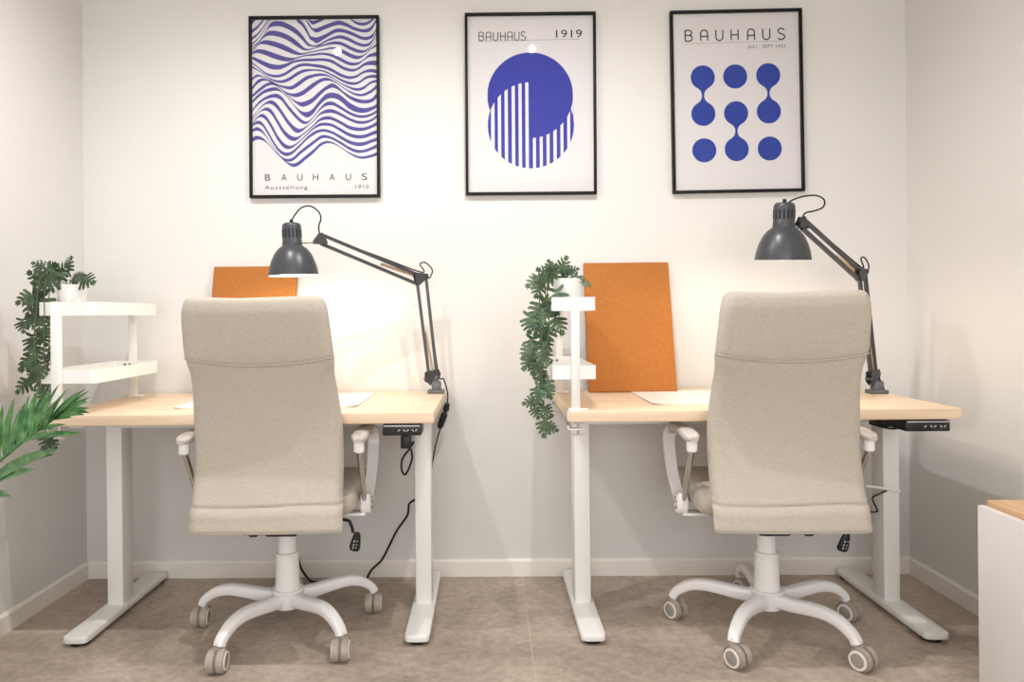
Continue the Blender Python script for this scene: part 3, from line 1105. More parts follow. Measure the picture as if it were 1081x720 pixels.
def palm():
    bx, by = -1.37, -1.12
    t = thing('potted_palm', 'green feathery palm frond leaning in from the left before the left desk', 'potted plant', (bx, by, 0))
    base = Vector((bx, by, 0))
    b = NB()
    lathe(b, [(0, 0), (0.115, 0), (0.12, 0.004), (0.155, 0.27), (0.158, 0.28), (0.146, 0.28), (0.14, 0.25), (0, 0.25)], 36)
    obj('pot', b, 'pot', t)
    b = NB(); lathe(b, [(0, 0.2505), (0.14, 0.2505), (0.14, 0.258), (0, 0.262)], 28); obj('soil', b, 'soil', t)
    D = 1.72
    fr = [
        # rachis pixel path (px, py, depth), leaflets (base_t, tip px, tip py, half width, depth offset)
        ([(-52, 545, D + .02), (-20, 505, D), (20, 470, D - .02), (52, 446, D - .03), (80, 428, D - .04)],
         [(.28, -12, 425, .013, .02), (.36, 3, 428, .013, .03), (.42, 15.5, 419, .017, .02), (.50, 26, 424, .009, .05), (.54, 41.5, 409, .013, .03), (.58, 47, 412, .010, .06),
          (.62, 54, 410, .012, .0), (.66, 63, 405, .012, -.02), (.70, 67, 416, .010, .03), (.75, 82, 414, .009, .0), (.80, 91, 410, .009, -.03), (.84, 96, 419, .008, .02),
          (.88, 94, 431, .008, -.02), (.84, 90, 438, .008, -.04), (.80, 76, 441, .008, -.03), (.56, 88, 458, .010, -.06), (1.0, 93, 425, .007, -.05),
          (.48, 33, 430, .012, .07), (.6, 36, 425, .010, .0), (.72, 58, 424, .009, -.05), (.38, -2, 415, .012, .06),
          (.44, 22, 431, .009, .0), (.52, 31, 416, .008, .02), (.57, 38, 418, .008, .05), (.63, 59, 412, .008, .04), (.68, 73, 409, .008, .02), (.73, 78, 421, .007, -.02), (.77, 86, 419, .007, .03),
          (.82, 95, 412, .007, .0), (.86, 88, 426, .007, .03), (.66, 70, 448, .007, -.02), (.92, 95, 436, .007, .0), (.50, 60, 455, .008, -.08)]),
        ([(-52, 560, D + .03), (-30, 530, D), (-5, 506, D - .04), (20, 492, D - .08), (40, 484, D - .1)],
         [(.55, 62, 474, .018, -.06), (.45, 60, 476, .020, -.14), (.4, 38, 496, .018, -.14), (.75, 58, 480, .010, -.1), (.30, 12, 524, .016, -.12)]),
    ]
    for rp, ll in fr:
        f = NB()
        pts = [at(x, y, d) - base for x, y, d in rp]
        root = Vector((0.015 * random.uniform(-1, 1), 0.01, 0.255))
        path = smooth_path([root, root * 0.45 + pts[0] * 0.55 + Vector((-0.015, 0, 0.02))] + pts, 8)
        tube(f, path, lambda q: 0.0065 * (1 - 0.72 * q), 8)
        sub = smooth_path(pts, 20)
        for (u, x, y, w, o) in ll:
            i = min(len(sub) - 1, int(u * (len(sub) - 1)))
            p0 = sub[i]
            d0 = rp[0][2] + (rp[-1][2] - rp[0][2]) * u
            leaflet(f, p0, at(x, y, d0 + o) - base, w, 0.03, (random.uniform(-.5, .5), -1, 0.6))
        obj('frond', f, 'palm', t, 60)


# ------------------------------------------------------------------ posters
def ribbon(bm, pts, w, M4):
    P = [Vector((p[0], p[1], 0)) for p in pts]
    n = len(P)
    rows = []
    for i in range(n):
        d = (P[min(i + 1, n - 1)] - P[max(i - 1, 0)]).normalized()
        s = Vector((-d.y, d.x, 0)) * (w / 2)
        rows.append((bm.verts.new(M4 @ (P[i] + s)), bm.verts.new(M4 @ (P[i] - s))))
    for i in range(n - 1):
        bm.faces.new((rows[i][1], rows[i + 1][1], rows[i + 1][0], rows[i][0]))


def arc(cx, cy, rx, ry, a0, a1, n=12):
    return [(cx + rx * math.cos(math.radians(a0 + (a1 - a0) * i / n)), cy + ry * math.sin(math.radians(a0 + (a1 - a0) * i / n))) for i in range(n + 1)]


def glyph(ch, w, h):
    r = w / 2
    if ch == 'A':
        return [[(0, 0), (0, h - r)] + arc(r, h - r, r, r, 180, 0) + [(w, 0)], [(0, h * .42), (w, h * .42)]]
    if ch == 'U':
        return [[(0, h), (0, r)] + arc(r, r, r, r, 180, 360) + [(w, h)]]
    if ch == 'H':
        return [[(0, 0), (0, h)], [(w, 0), (w, h)], [(0, h * .5), (w, h * .5)]]
    if ch == 'B':
        q = h * .27
        return [[(0, 0), (0, h)], [(0, h)] + arc(w - q - .0001, h - h * .23, q * .9, h * .23, 90, -90) + [(0, h * .54)], [(0, h * .54)] + arc(w - q, q, q, q, 90, -90) + [(0, 0)]]
    if ch == 'S':
        return [smooth_path_2d([(w * .95, h * .86), (w * .7, h * .98), (w * .35, h), (w * .04, h * .80), (w * .25, h * .57), (w * .75, h * .45), (w, h * .24), (w * .72, h * .02), (w * .3, 0), (0, h * .12)])]
    return []


def smooth_path_2d(pts):
    return [(p.x, p.y) for p in smooth_path([(x, y, 0) for x, y in pts], 5)]


def text_mesh(bm, s, x0, x1, z0, h, M4, spacing=1.0):
    cu = bpy.data.curves.new('lettering', 'FONT')
    cu.body = s
    cu.space_character = spacing
    o = bpy.data.objects.new('lettering', cu)
    COL.objects.link(o)
    dg = bpy.context.evaluated_depsgraph_get()
    me = bpy.data.meshes.new_from_object(o.evaluated_get(dg))
    xs = [v.co.x for v in me.vertices]
    a, c = min(xs), max(xs)
    k = (x1 - x0) / (c - a)
    cap = 0.73
    b = bmesh.new()
    b.from_mesh(me)
    b.transform(M4 @ Matrix.Translation((x0 - a * k, z0, 0)) @ Matrix.Diagonal((k, h / cap, 1, 1)))
    me2 = bpy.data.meshes.new('tmp')
    b.to_mesh(me2)
    bm.from_mesh(me2)
    b.free()
    bpy.data.objects.remove(o)
    bpy.data.curves.remove(cu)
    bpy.data.meshes.remove(me)
    bpy.data.meshes.remove(me2)


PW, PH = 0.511, 0.711        # outer frame
IW, IH = 0.490, 0.690        # visible print


def poster(label, x, z, roll, kind, lean=0.0):
    t = thing('framed_poster', label, 'poster', (x, -0.001, z))
    t.rotation_euler = (lean, roll, 0)
    fd = 0.022
    b = NB()
    fw = (PW - IW) / 2
    box(b, (0, -fd / 2, (PH - fw) / 2), (PW, fd, fw), 0.0012)
    box(b, (0, -fd / 2, -(PH - fw) / 2), (PW, fd, fw), 0.0012)
    box(b, (-(PW - fw) / 2, -fd / 2, 0), (fw, fd, PH - 2 * fw + 0.0005), 0.0012)
    box(b, ((PW - fw) / 2, -fd / 2, 0), (fw, fd, PH - 2 * fw + 0.0005), 0.0012)
    obj('frame', b, 'frame', t)
    b = NB(); box(b, (0, -0.008, 0), (IW + 0.004, 0.003, IH + 0.004)); pr = obj('print', b, 'paper', t, smooth=False)
    b = NB(); box(b, (0, -0.0155, 0), (IW + 0.002, 0.002, IH + 0.002)); obj('glass', b, 'glass', t, smooth=False)
    # plane of the ink: (u, v) metres, u right, v up, origin at the print's top left
    Mk = Matrix.Translation((-IW / 2, -0.0097, IH / 2)) @ Matrix.Rotation(PI / 2, 4, 'X')
    Mt = Matrix.Translation((0, -0.0002, 0)) @ Mk
    art = NB(); txt = NB(); thin = NB()
    if kind == 'wave':
        # every stripe: (x, middle, thickness) along the sheet
        stripes = [
            [(12, 42, 28), (45, 12, 18)],
            [(12, 126, 26), (70, 80, 22), (130, 10, 16)],
            [(12, 196, 22), (70, 150, 16), (120, 90, 12), (176, 10, 14)],
            [(12, 250, 14), (70, 195, 7), (120, 130, 6), (196, 10, 5)],
            [(960, 12, 8), (1014, 50, 20), (1084, 65, 22), (1144, 45, 20), (1184, 12, 14)],
            [(560, 18, 10), (594, 45, 30), (654, 30, 24), (705, 12, 14)],
            [(535, 18, 10), (570, 75, 22), (594, 106, 15), (634, 120, 35), (714, 90, 35), (844, 50, 35), (924, 70, 30), (994, 105, 25), (1084, 128, 25), (1154, 110, 32), (1212, 30, 18)],
            [(445, 18, 25), (500, 60, 38), (545, 130, 38), (575, 190, 30), (594, 198, 30), (634, 215, 48), (714, 180, 35), (814, 128, 30), (884, 125, 28), (974, 155, 28), (1064, 195, 25), (1124, 200, 25), (1174, 175, 25), (1212, 112, 15)],
            [(15, 275, 4), (90, 210, 5), (150, 120, 6), (200, 62, 36), (290, 55, 42), (370, 85, 45), (440, 130, 48), (500, 190, 42), (550, 250, 25), (594, 268, 8), (654, 262, 10), (744, 215, 15), (854, 185, 25), (934, 205, 28), (1024, 250, 25), (1094, 268, 22), (1154, 245, 20), (1212, 150, 10)],
            [(15, 296, 5), (100, 205, 6), (160, 150, 32), (230, 145, 42), (310, 165, 45), (380, 200, 48), (450, 250, 45), (510, 295, 22), (550, 306, 9), (594, 295, 6), (694, 265, 10), (794, 242, 20), (874, 250, 25), (964, 295, 28), (1044, 325, 25), (1104, 320, 14), (1164, 270, 6), (1212, 185, 4)],
            [(15, 318, 6), (80, 245, 12), (130, 230, 32), (200, 240, 42), (280, 265, 45), (360, 300, 45), (430, 332, 32), (490, 345, 12), (594, 325, 5), (714, 303, 10), (794, 292, 14), (884, 325, 32), (974, 370, 32), (1034, 383, 25), (1094, 360, 8), (1154, 305, 8), (1212, 265, 20)],
            [(15, 337, 12), (60, 315, 26), (130, 325, 40), (210, 355, 45), (290, 382, 42), (370, 397, 30), (430, 387, 10), (520, 362, 7), (594, 354, 13), (694, 345, 15), (774, 360, 22), (854, 395, 28), (944, 440, 25), (1024, 443, 18), (1084, 410, 8), (1134, 370, 20), (1212, 352, 35)],
            [(15, 377, 15), (60, 400, 28), (120, 430, 38), (190, 460, 42), (270, 470, 38), (340, 452, 28), (410, 420, 18), (500, 404, 17), (594, 403, 20), (714, 403, 20), (794, 425, 25), (884, 480, 25), (964, 505, 22), (1024, 495, 18), (1094, 450, 22), (1154, 437, 34), (1212, 440, 40)],
            [(15, 428, 8), (80, 475, 8), (140, 525, 12), (200, 550, 18), (260, 555, 20), (330, 535, 22), (400, 490, 25), (470, 455, 22), (540, 448, 22), (594, 455, 22), (694, 470, 25), (774, 500, 25), (864, 550, 25), (944, 575, 22), (1014, 565, 18), (1084, 525, 18), (1154, 510, 25), (1212, 520, 28)],
            [(15, 465, 12), (90, 510, 6), (160, 562, 6), (230, 600, 14), (300, 608, 20), (370, 585, 28), (440, 540, 28), (510, 508, 22), (594, 500, 11), (694, 510, 10), (794, 555, 12), (884, 605, 18), (964, 632, 20), (1034, 625, 18), (1104, 580, 20), (1164, 565, 22), (1212, 568, 25)],
            [(15, 580, 20), (60, 550, 18), (110, 556, 6), (170, 588, 5), (250, 635, 6), (320, 660, 18), (390, 668, 28), (460, 630, 38), (530, 580, 32), (594, 557, 23), (674, 545, 18), (754, 560, 8), (834, 610, 5), (914, 655, 10), (1014, 690, 20), (1084, 675, 22), (1154, 625, 18), (1212, 610, 18)],
            [(15, 670, 25), (60, 615, 28), (115, 588, 20), (170, 600, 5), (230, 635, 5), (300, 685, 5), (360, 725, 12), (430, 740, 30), (500, 718, 40), (560, 675, 42), (594, 650, 41), (674, 600, 28), (744, 590, 20), (814, 620, 6), (894, 675, 5), (954, 713, 10), (1014, 738, 16), (1074, 743, 18), (1154, 710, 25), (1212, 662, 30)],
            [(15, 745, 18), (60, 705, 26), (110, 665, 28), (160, 635, 25), (210, 628, 18), (270, 660, 6), (320, 705, 5), (370, 753, 6), (430, 803, 15), (490, 828, 38), (550, 813, 42), (594, 788, 42), (654, 733, 40), (714, 682, 32), (784, 650, 34), (834, 672, 26), (874, 705, 16), (934, 753, 25), (1014, 793, 30), (1094, 808, 28), (1164, 793, 30), (1212, 748, 40)],
            [(15, 800, 18), (60, 755, 25), (110, 715, 25), (150, 695, 26), (200, 682, 28), (245, 680, 25), (290, 700, 10), (340, 745, 6), (390, 805, 6), (430, 855, 10), (480, 905, 25), (540, 928, 45), (594, 898, 45), (654, 823, 40), (724, 758, 45), (794, 745, 45), (864, 773, 50), (944, 843, 55), (1024, 883, 45), (1094, 891, 38), (1164, 873, 30), (1212, 846, 25)],
            [(15, 882, 14), (80, 808, 20), (150, 763, 22), (240, 743, 32), (300, 775, 35), (350, 843, 35), (430, 938, 35), (490, 993, 28), (540, 1003, 15), (594, 958, 7), (654, 888, 12), (714, 833, 28), (784, 823, 28), (854, 858, 25), (934, 908, 22), (1014, 943, 22), (1084, 950, 20), (1154, 933, 18), (1212, 901, 18)],
            [(15, 948, 6), (90, 858, 6), (140, 818, 12), (190, 805, 28), (240, 833, 40), (300, 913, 42), (360, 1003, 42), (430, 1073, 42), (480, 1078, 25), (540, 1038, 8), (594, 994, 6), (664, 923, 15), (724, 898, 28), (784, 896, 28), (864, 928, 25), (944, 973, 22), (1024, 1003, 22), (1094, 1005, 20), (1164, 983, 18), (1212, 946, 20)],
            [(15, 973, 5), (90, 893, 6), (150, 871, 25), (200, 903, 40), (250, 983, 42), (310, 1083, 42), (370, 1143, 40), (430, 1158, 28), (490, 1123, 10), (594, 1038, 11), (654, 983, 20), (724, 961, 26), (784, 968, 25), (864, 1008, 25), (944, 1053, 28), (1024, 1071, 28), (1094, 1068, 25), (1164, 1043, 25), (1212, 1016, 28)],
            [(15, 1008, 8), (60, 953, 10), (105, 933, 25), (150, 963, 35), (200, 1043, 40), (260, 1153, 40), (320, 1223, 38), (380, 1238, 22), (450, 1198, 10), (530, 1123, 10), (594, 1067, 13), (654, 1028, 22), (714, 1020, 22), (784, 1033, 22), (864, 1078, 25), (944, 1123, 28), (1024, 1143, 28), (1094, 1138, 28), (1164, 1113, 28), (1212, 1097, 28)],
            [(15, 1025, 12), (60, 998, 24), (110, 1018, 28), (160, 1093, 28), (210, 1183, 28), (270, 1268, 25), (330, 1305, 28), (390, 1293, 24), (460, 1233, 20), (540, 1153, 22), (594, 1113, 25), (654, 1085, 22), (714, 1081, 20), (784, 1103, 20), (864, 1148, 25), (944, 1193, 28), (1024, 1215, 30), (1094, 1208, 28), (1164, 1183, 25), (1212, 1167, 25)],
            [(15, 1075, 22), (60, 1060, 28), (110, 1088, 20), (160, 1153, 8), (220, 1243, 6), (280, 1323, 8), (340, 1361, 18), (400, 1353, 25), (470, 1293, 28), (540, 1238, 28), (594, 1199, 28), (664, 1148, 25), (714, 1138, 22), (784, 1158, 18), (864, 1203, 20), (944, 1253, 22), (1014, 1281, 24), (1084, 1281, 22), (1154, 1258, 25), (1212, 1232, 28)],
            [(15, 1161, 35), (60, 1145, 30), (110, 1158, 20), (160, 1198, 8), (220, 1268, 5), (280, 1328, 5), (340, 1383, 10), (400, 1411, 25), (450, 1398, 32), (520, 1343, 32), (594, 1284, 30), (664, 1218, 25), (724, 1193, 18), (784, 1201, 10), (854, 1238, 5), (934, 1293, 8), (1014, 1333, 16), (1074, 1343, 18), (1154, 1328, 22), (1212, 1307, 25)],
        ]
        kk = IW / 1197.0
        for st in stripes:
            xa, xb = max(15, st[0][0]), min(1212, st[-1][0])
            n = max(6, int((xb - xa) / 9))
            prev = None
            for i in range(n + 1):
                x = xa + (xb - xa) * i / n
                yc, tk = interp(st, x)
                tk = max(4.5, tk * 1.06 + 5)
                row = (x, max(14, yc - tk / 2), max(14, yc + tk / 2))
                if prev and (row[2] > row[1] or prev[2] > prev[1]):
                    V = [art.verts.new(Mk @ Vector(((xx - 15) * kk, -(yy - 14) * kk, 0))) for xx, yy in
                         ((prev[0], prev[1]), (prev[0], prev[2]), (row[0], row[2]), (row[0], row[1]))]
                    art.faces.new(V)
                prev = row
        k = IW / 800.0
        ytop = 55
        Y = lambda y: -(y - ytop) * k
        X = lambda x: (x - 35) * k
        for i, ch in enumerate('BAUHAUS'):
            cxl = [130, 235, 337, 438, 545, 649, 752][i]
            text_mesh(txt, ch, X(cxl - 17), X(cxl + 17), Y(1087), 44 * k, Mt)
        text_mesh(txt, 'Ausstellung', X(112), X(385), Y(1142), 25 * k, Mt, 1.25)
        text_mesh(txt, '1910', X(694), X(778), Y(1142), 25 * k, Mt, 1.2)
        obj('wave_artwork', art, 'violet', pr, smooth=False)
    elif kind == 'circle':
        k = IW / 459.0
        X = lambda x: (x - 44) * k
        Y = lambda y: -(y - 40) * k
        uc, lc, ur, lr = (272, 331), (274, 441), 157, 158
        white = [(128, 141), (153, 165), (178, 190), (204, 216), (229, 241), (254, 266), (281, 292), (306, 317), (331, 342), (356, 368), (382, 393), (407, 418)]

        def span(c, r, x):
            d = r * r - (x - c[0]) ** 2
            if d <= 0:
                return None
            return c[1] - math.sqrt(d), c[1] + math.sqrt(d)
        x = 114.0
        edges = sorted(set([114 + 2 * i for i in range(160)] + [e for w_ in white for e in w_]))
        for xa, xb in zip(edges[:-1], edges[1:]):
            xm = (xa + xb) / 2
            inw = any(a <= xm < c for a, c in white)

            def bands(xq):
                u, l = span(uc, ur, xq), span(lc, lr, xq)
                if not u and not l:
                    return None
                if u and l and u[1] < l[0]:
                    return u + l
                u = u or (l[0], l[0]); l = l or (u[1], u[1])
                if inw:
                    return (u[0], min(l[0], u[1])) if xm < 272 else (u[0], u[1])
                return (min(u[0], l[0]), max(u[1], l[1]))
            A, B = bands(xa + 1e-3), bands(xb - 1e-3)
            if not A or not B or A[1] - A[0] < 1e-3 and B[1] - B[0] < 1e-3:
                continue
            if len(A) != len(B):
                A = A if len(A) == 4 else (A[0], (uc[1] + lc[1]) / 2, (uc[1] + lc[1]) / 2, A[1])
                B = B if len(B) == 4 else (B[0], (uc[1] + lc[1]) / 2, (uc[1] + lc[1]) / 2, B[1])
            for q in range(0, len(A), 2):
                V = [art.verts.new(Mk @ Vector((X(xx), Y(yy), 0))) for xx, yy in ((xa, A[q]), (xa, A[q + 1]), (xb, B[q + 1]), (xb, B[q]))]
                art.faces.new(V)
        xs = [86, 112, 138, 165, 191, 216, 240]
        for ch, xq in zip('BAUHAUS', xs):
            for st in glyph(ch, 17 * k, 31 * k):
                ribbon(txt, st, 3.2 * k, Mt @ Matrix.Translation((X(xq), Y(129), 0)))
        text_mesh(txt, '1919', X(368), X(463), Y(121), 30 * k, Mt, 1.05)
        ribbon(thin, [(X(86), Y(131)), (X(455), Y(127))], 1.8 * k, Mt)
        obj('circle_artwork', art, 'indigo', pr, smooth=False)
    else:
        k = IW / 454.0
        X = lambda x: (x - 33) * k
        Y = lambda y: -(y - 48) * k

        def strip(cx, rows):
            for (y, hw), (y2, hw2) in zip(rows[:-1], rows[1:]):
                V = [art.verts.new(Mk @ Vector((X(a), Y(b_), 0))) for a, b_ in ((cx - hw, y), (cx - hw2, y2), (cx + hw2, y2), (cx + hw, y))]
                art.faces.new(V)

        def disc(cx, cy, R=43.5):
            strip(cx, [(cy - R * math.cos(PI * i / 32), max(0.01, R * math.sin(PI * i / 32))) for i in range(33)])

        def dumb(cx, y0, y1, R=43.5):
            mid = (y0 + y1) / 2
            d = (y1 - y0) / 2
            g = 4.0
            # fillet circles beside the neck, tangent to both discs
            rf = (d * d + g * g - R * R) / (2 * (R - g))
            sx = (rf + g) / (R + rf)
            ang = math.asin(max(-1, min(1, sx)))       # angle on the disc where the fillet starts, from the axis
            rows = []
            a_end = PI - ang
            for i in range(25):
                a = a_end * i / 24
                rows.append((y0 - R * math.cos(a), max(0.01, R * math.sin(a))))
            ya = rows[-1][0]
            for i in range(1, 25):
                y = ya + (2 * mid - 2 * ya) * i / 24
                q = y - mid
                rows.append((y, rf + g - math.sqrt(max(0, rf * rf - q * q))))
            for i in range(1, 25):
                a = ang + (PI - ang) * i / 24
                rows.append((y1 - R * math.cos(a), max(0.01, R * math.sin(a))))
            strip(cx, rows)
        dumb(139, 278, 410); disc(140, 542)
        disc(256, 277); dumb(257, 410, 540)
        dumb(375, 275, 406); disc(376, 540)
        xs = [78, 134, 189, 244, 303, 358, 412]
        for ch, xq in zip('BAUHAUS', xs):
            for st in glyph(ch, 25 * k, 39 * k):
                ribbon(txt, st, 4.6 * k, Mt @ Matrix.Translation((X(xq), Y(146), 0)))
        text_mesh(txt, 'JULI \u00b7 SEPT 1923', X(302), X(438), Y(176), 13 * k, Mt, 1.15)
        ribbon(thin, [(X(78), Y(155)), (X(436), Y(152))], 1.4 * k, Mt)
        obj('dots_artwork', art, 'cobalt', pr, smooth=False)
    obj('lettering', txt, 'ink', pr, smooth=False)
    if kind != 'wave':
        obj('rule_line', thin, 'greyink', pr, smooth=False)
    else:
        thin.free()
    return t


# ------------------------------------------------------------------ small things
def cork(label, x0, x1, zb, lean_y):
    w = x1 - x0
    H = 0.505
    th = 0.012
    ang = math.asin(lean_y / H)
    t = NB()
    box(t, (0, 0, H / 2), (w, th, H), 0.0015)
    o = obj('cork_board', t, 'cork')
    o.location = ((x0 + x1) / 2, -0.003 - th / 2 * math.cos(ang) - lean_y, zb + th / 2 * math.sin(ang))
    o.rotation_euler = (-ang, 0, 0)
    return tag(o, label, 'cork board', 'cork boards leaning on the wall')


def desk_mat(label, x0, x1, y0, y1):
    b = NB()
    NXm, NYm = 36, 24
    cx, cy = (x0 + x1) / 2, (y0 + y1) / 2
    r = 0.018
    grid = []
    for j in range(NYm + 1):
        row = []
        for i in range(NXm + 1):
            x = x0 + (x1 - x0) * i / NXm - cx
            y = y0 + (y1 - y0) * j / NYm - cy
            hx_, hy_ = (x1 - x0) / 2, (y1 - y0) / 2
            ex, ey = max(0, abs(x) - (hx_ - r)), max(0, abs(y) - (hy_ - r))
            q = math.hypot(ex, ey)
            if q > r:
                x = math.copysign(hx_ - r + ex * r / q, x); y = math.copysign(hy_ - r + ey * r / q, y)
            lift = 0.0
            if y < 0:
                d = math.hypot(hx_ - abs(x), hy_ + y)
                lift = 0.006 * max(0, 1 - d / 0.05) ** 2
            row.append((x, y, lift))
        grid.append(row)
    for z, flip in ((0.0022, False), (0.0004, True)):
        V = [[b.verts.new((x, y, l + z)) for x, y, l in row] for row in grid]
        for j in range(NYm):
            for i in range(NXm):
                f = (V[j][i], V[j][i + 1], V[j + 1][i + 1], V[j + 1][i])
                b.faces.new(f[::-1] if flip else f)
        if not flip:
            topV = V
    ring = lambda V: V[0] + [V[j][-1] for j in range(1, NYm + 1)] + V[-1][-2::-1] + [V[j][0] for j in range(NYm - 1, 0, -1)]
    A, B = ring(topV), ring(V)
    for i in range(len(A)):
        b.faces.new((B[i], B[(i + 1) % len(A)], A[(i + 1) % len(A)], A[i]))
    o = obj('desk_mat', b, 'matpad')
    o.location = (cx, cy, DT)
    return tag(o, label, 'desk mat', 'white desk mats')


def cabinet():
    x0, x1, ya, yb, h = 1.248, 1.628, -2.05, -0.975, 0.528
    t = thing('low_cabinet', 'low white cabinet with a wooden top at the right edge', 'cabinet', ((x0 + x1) / 2, (ya + yb) / 2, 0))
    w, d = x1 - x0, yb - ya
    b = NB()
    box(b, (-w / 2 + 0.009, 0, h / 2 + 0.01), (0.018, d, h - 0.02), 0.0015); obj('side_panel', b, 'cabinet', t)
    b = NB()
    box(b, (0.009, 0, h / 2 + 0.012), (w - 0.0185, d - 0.004, h - 0.030), 0.0015); obj('carcass', b, 'cabinet', t)
    b = NB(); box(b, (0.012, 0.001, h + 0.0045), (w - 0.024, d - 0.002, 0.017), 0.002); obj('top_board', b, 'oak', t)
    b = NB(); box(b, (0, 0, 0.01), (w - 0.04, d - 0.06, 0.02)); obj('plinth', b, 'cabinet', t)


# ------------------------------------------------------------------ build
room()
LD0, LD1 = -1.366, -0.168
RD0, RD1 = 0.245, 1.433
dl = desk('birch-topped white standing desk on the left, under the wave poster', LD0, LD1, (-0.325, -0.206), (0.068, 0.062))
dr = desk('birch-topped white standing desk on the right, under the dots poster', RD0, RD1, (1.262, 1.396), (0.073, 0.058))

# cables that belong to the desks
b = NB()
dlx = (LD0 + LD1) / 2
P = [at(x, y, 2.42) - Vector((dlx, 0, 0)) for x, y in ((434, 474), (435, 484), (431, 496), (427, 501), (424, 495), (425, 484), (433, 473), (437, 466))]
tube(b, smooth_path(P, 6), 0.0035, 8)
cb = obj('control_cable', b, 'rubber', dl)
b = NB(); p = at(429, 466, 2.42) - Vector((dlx, 0, 0)); box(b, p, (0.036, 0.03, 0.045), 0.004); obj('cable_plug', b, 'black', cb)
b = NB()
drx = (RD0 + RD1) / 2
for off in (0.0, 5.0):
    b = NB()
    P = [at(x, y, d) - Vector((drx, 0, 0)) for x, y, d in ((918, 447, 2.36), (930, 449 + off * 0.3, 2.30), (940, 447.5 + off, 2.27), (950, 448 + off * .8, 2.25), (962, 449 + off * 0.4, 2.23))]
    tube(b, smooth_path(P, 6), 0.003, 8)
    obj('control_cable', b, 'rubber', dr)
b = NB()
P = [at(x, y, 2.468) - Vector((drx, 0, 0)) for x, y in ((936, 518), (929, 521), (921, 526), (925, 536), (926, 540), (918, 540), (912, 536))]
tube(b, smooth_path(P, 6), 0.003, 8)
obj('hanging_cable', b, 'rubber', dr)
b = NB(); box(b, Vector((1.335 - drx - 0.0, -0.42, DT - DTH - 0.034)), (0.10, 0.08, 0.036), 0.005); obj('motor_box', b, 'black', dr)
b = NB()
P = [at(x, y, 2.464) - Vector((drx, 0, 0)) for x, y in ((914, 513), (930, 515), (950, 519))]
tube(b, smooth_path(P, 4), 0.0042, 8)
obj('cable_tie', b, 'white', dr)

cl = chair('beige linen office chair on the left, directly under the wave poster', (-0.667, 2.362 - CAM_D, 0), math.radians(1.0), math.radians(11), math.radians(3), -0.04, 0.010, -0.018)
cr = chair('beige linen office chair on the right, directly under the dots poster', (0.893, 2.335 - CAM_D, 0), math.radians(-1.0), math.radians(-3), math.radians(32), 0.07, -0.024, 0.0, (0.266, 0.250))

shelf('white two-tier clamp shelf at the left end of the left desk', -1.336, 1, 2.215, 2.695)
shelf('white two-tier clamp shelf at the left end of the right desk', 0.267, -1, 2.215, 2.715)

cork('orange cork board mostly hidden behind the left chair', -1.073, -0.745, DT, 0.12)
cork('orange cork board in full view beside the shelf on the right desk', 0.375, 0.705, DT, 0.12)
desk_mat('white mat on the left desk, behind the left chair', -1.03, -0.428, -0.503, -0.10)
desk_mat('white mat on the right desk, in front of the cork board', 0.530, 1.12, -0.503, -0.10)

z1, z2, z3 = 1.849, 1.851, 1.85
poster('blue and white wave poster, leftmost of the three framed posters', -0.672, 1.846, 0.004, 'wave')
poster('white poster of overlapping striped blue circles, middle of the three', 0.175, 1.848, 0.003, 'circle')
poster('white poster with blue dots and dumbbells, rightmost of the three', 0.979, 1.848, -0.008, 'dots')

# lamps
lb = at(460.5, 415.2, 2.725); lb.z = DT
lp = at(457, 396, 2.725)
lamp('black clamp lamp on the right back corner of the left desk', lb, lp, at(445, 293.5, 2.70), at(337.5, 252, 2.52), at(310, 291, 2.485), (0.012, -0.03),
     [at(x, y, d) for x, y, d in ((312, 226, 2.49), (318, 219.5, 2.495), (327, 217.5, 2.50), (336, 223, 2.51), (338.8, 231, 2.515), (336.5, 239, 2.52))],
     [at(x, y, d) for x, y, d in ((468, 400, 2.735), (472, 412, 2.74), (472.5, 422, 2.75), (470, 436, 2.76), (465, 452, 2.77), (462, 462, 2.78), (458, 480, 2.79), (455, 505, 2.80), (454, 560, 2.81))],
     [(at(472.5, 425, 2.752), at(470.5, 434, 2.758), 0.007, 0.015), (at(470, 435, 2.76), at(464, 452, 2.77), 0.013, 0.012)])
rb = at(925.5, 412, 2.60); rb.z = DT
lamp('black clamp lamp on the right edge of the right desk', rb, at(922, 396, 2.60), at(910, 289, 2.55), at(846, 235, 2.35), at(826.3, 274.5, 2.317), (0.072, 0.01),
     [at(x, y, d) for x, y, d in ((830, 215, 2.315), (838, 210.5, 2.31), (850, 207, 2.31), (862, 206.5, 2.315), (870, 211, 2.32), (869, 218.5, 2.33), (860, 222.5, 2.34), (850, 225, 2.35))],
     [at(x, y, d) for x, y, d in ((927, 397, 2.59), (932, 407, 2.59), (933, 411.5, 2.59), (930, 411.0, 2.63))])

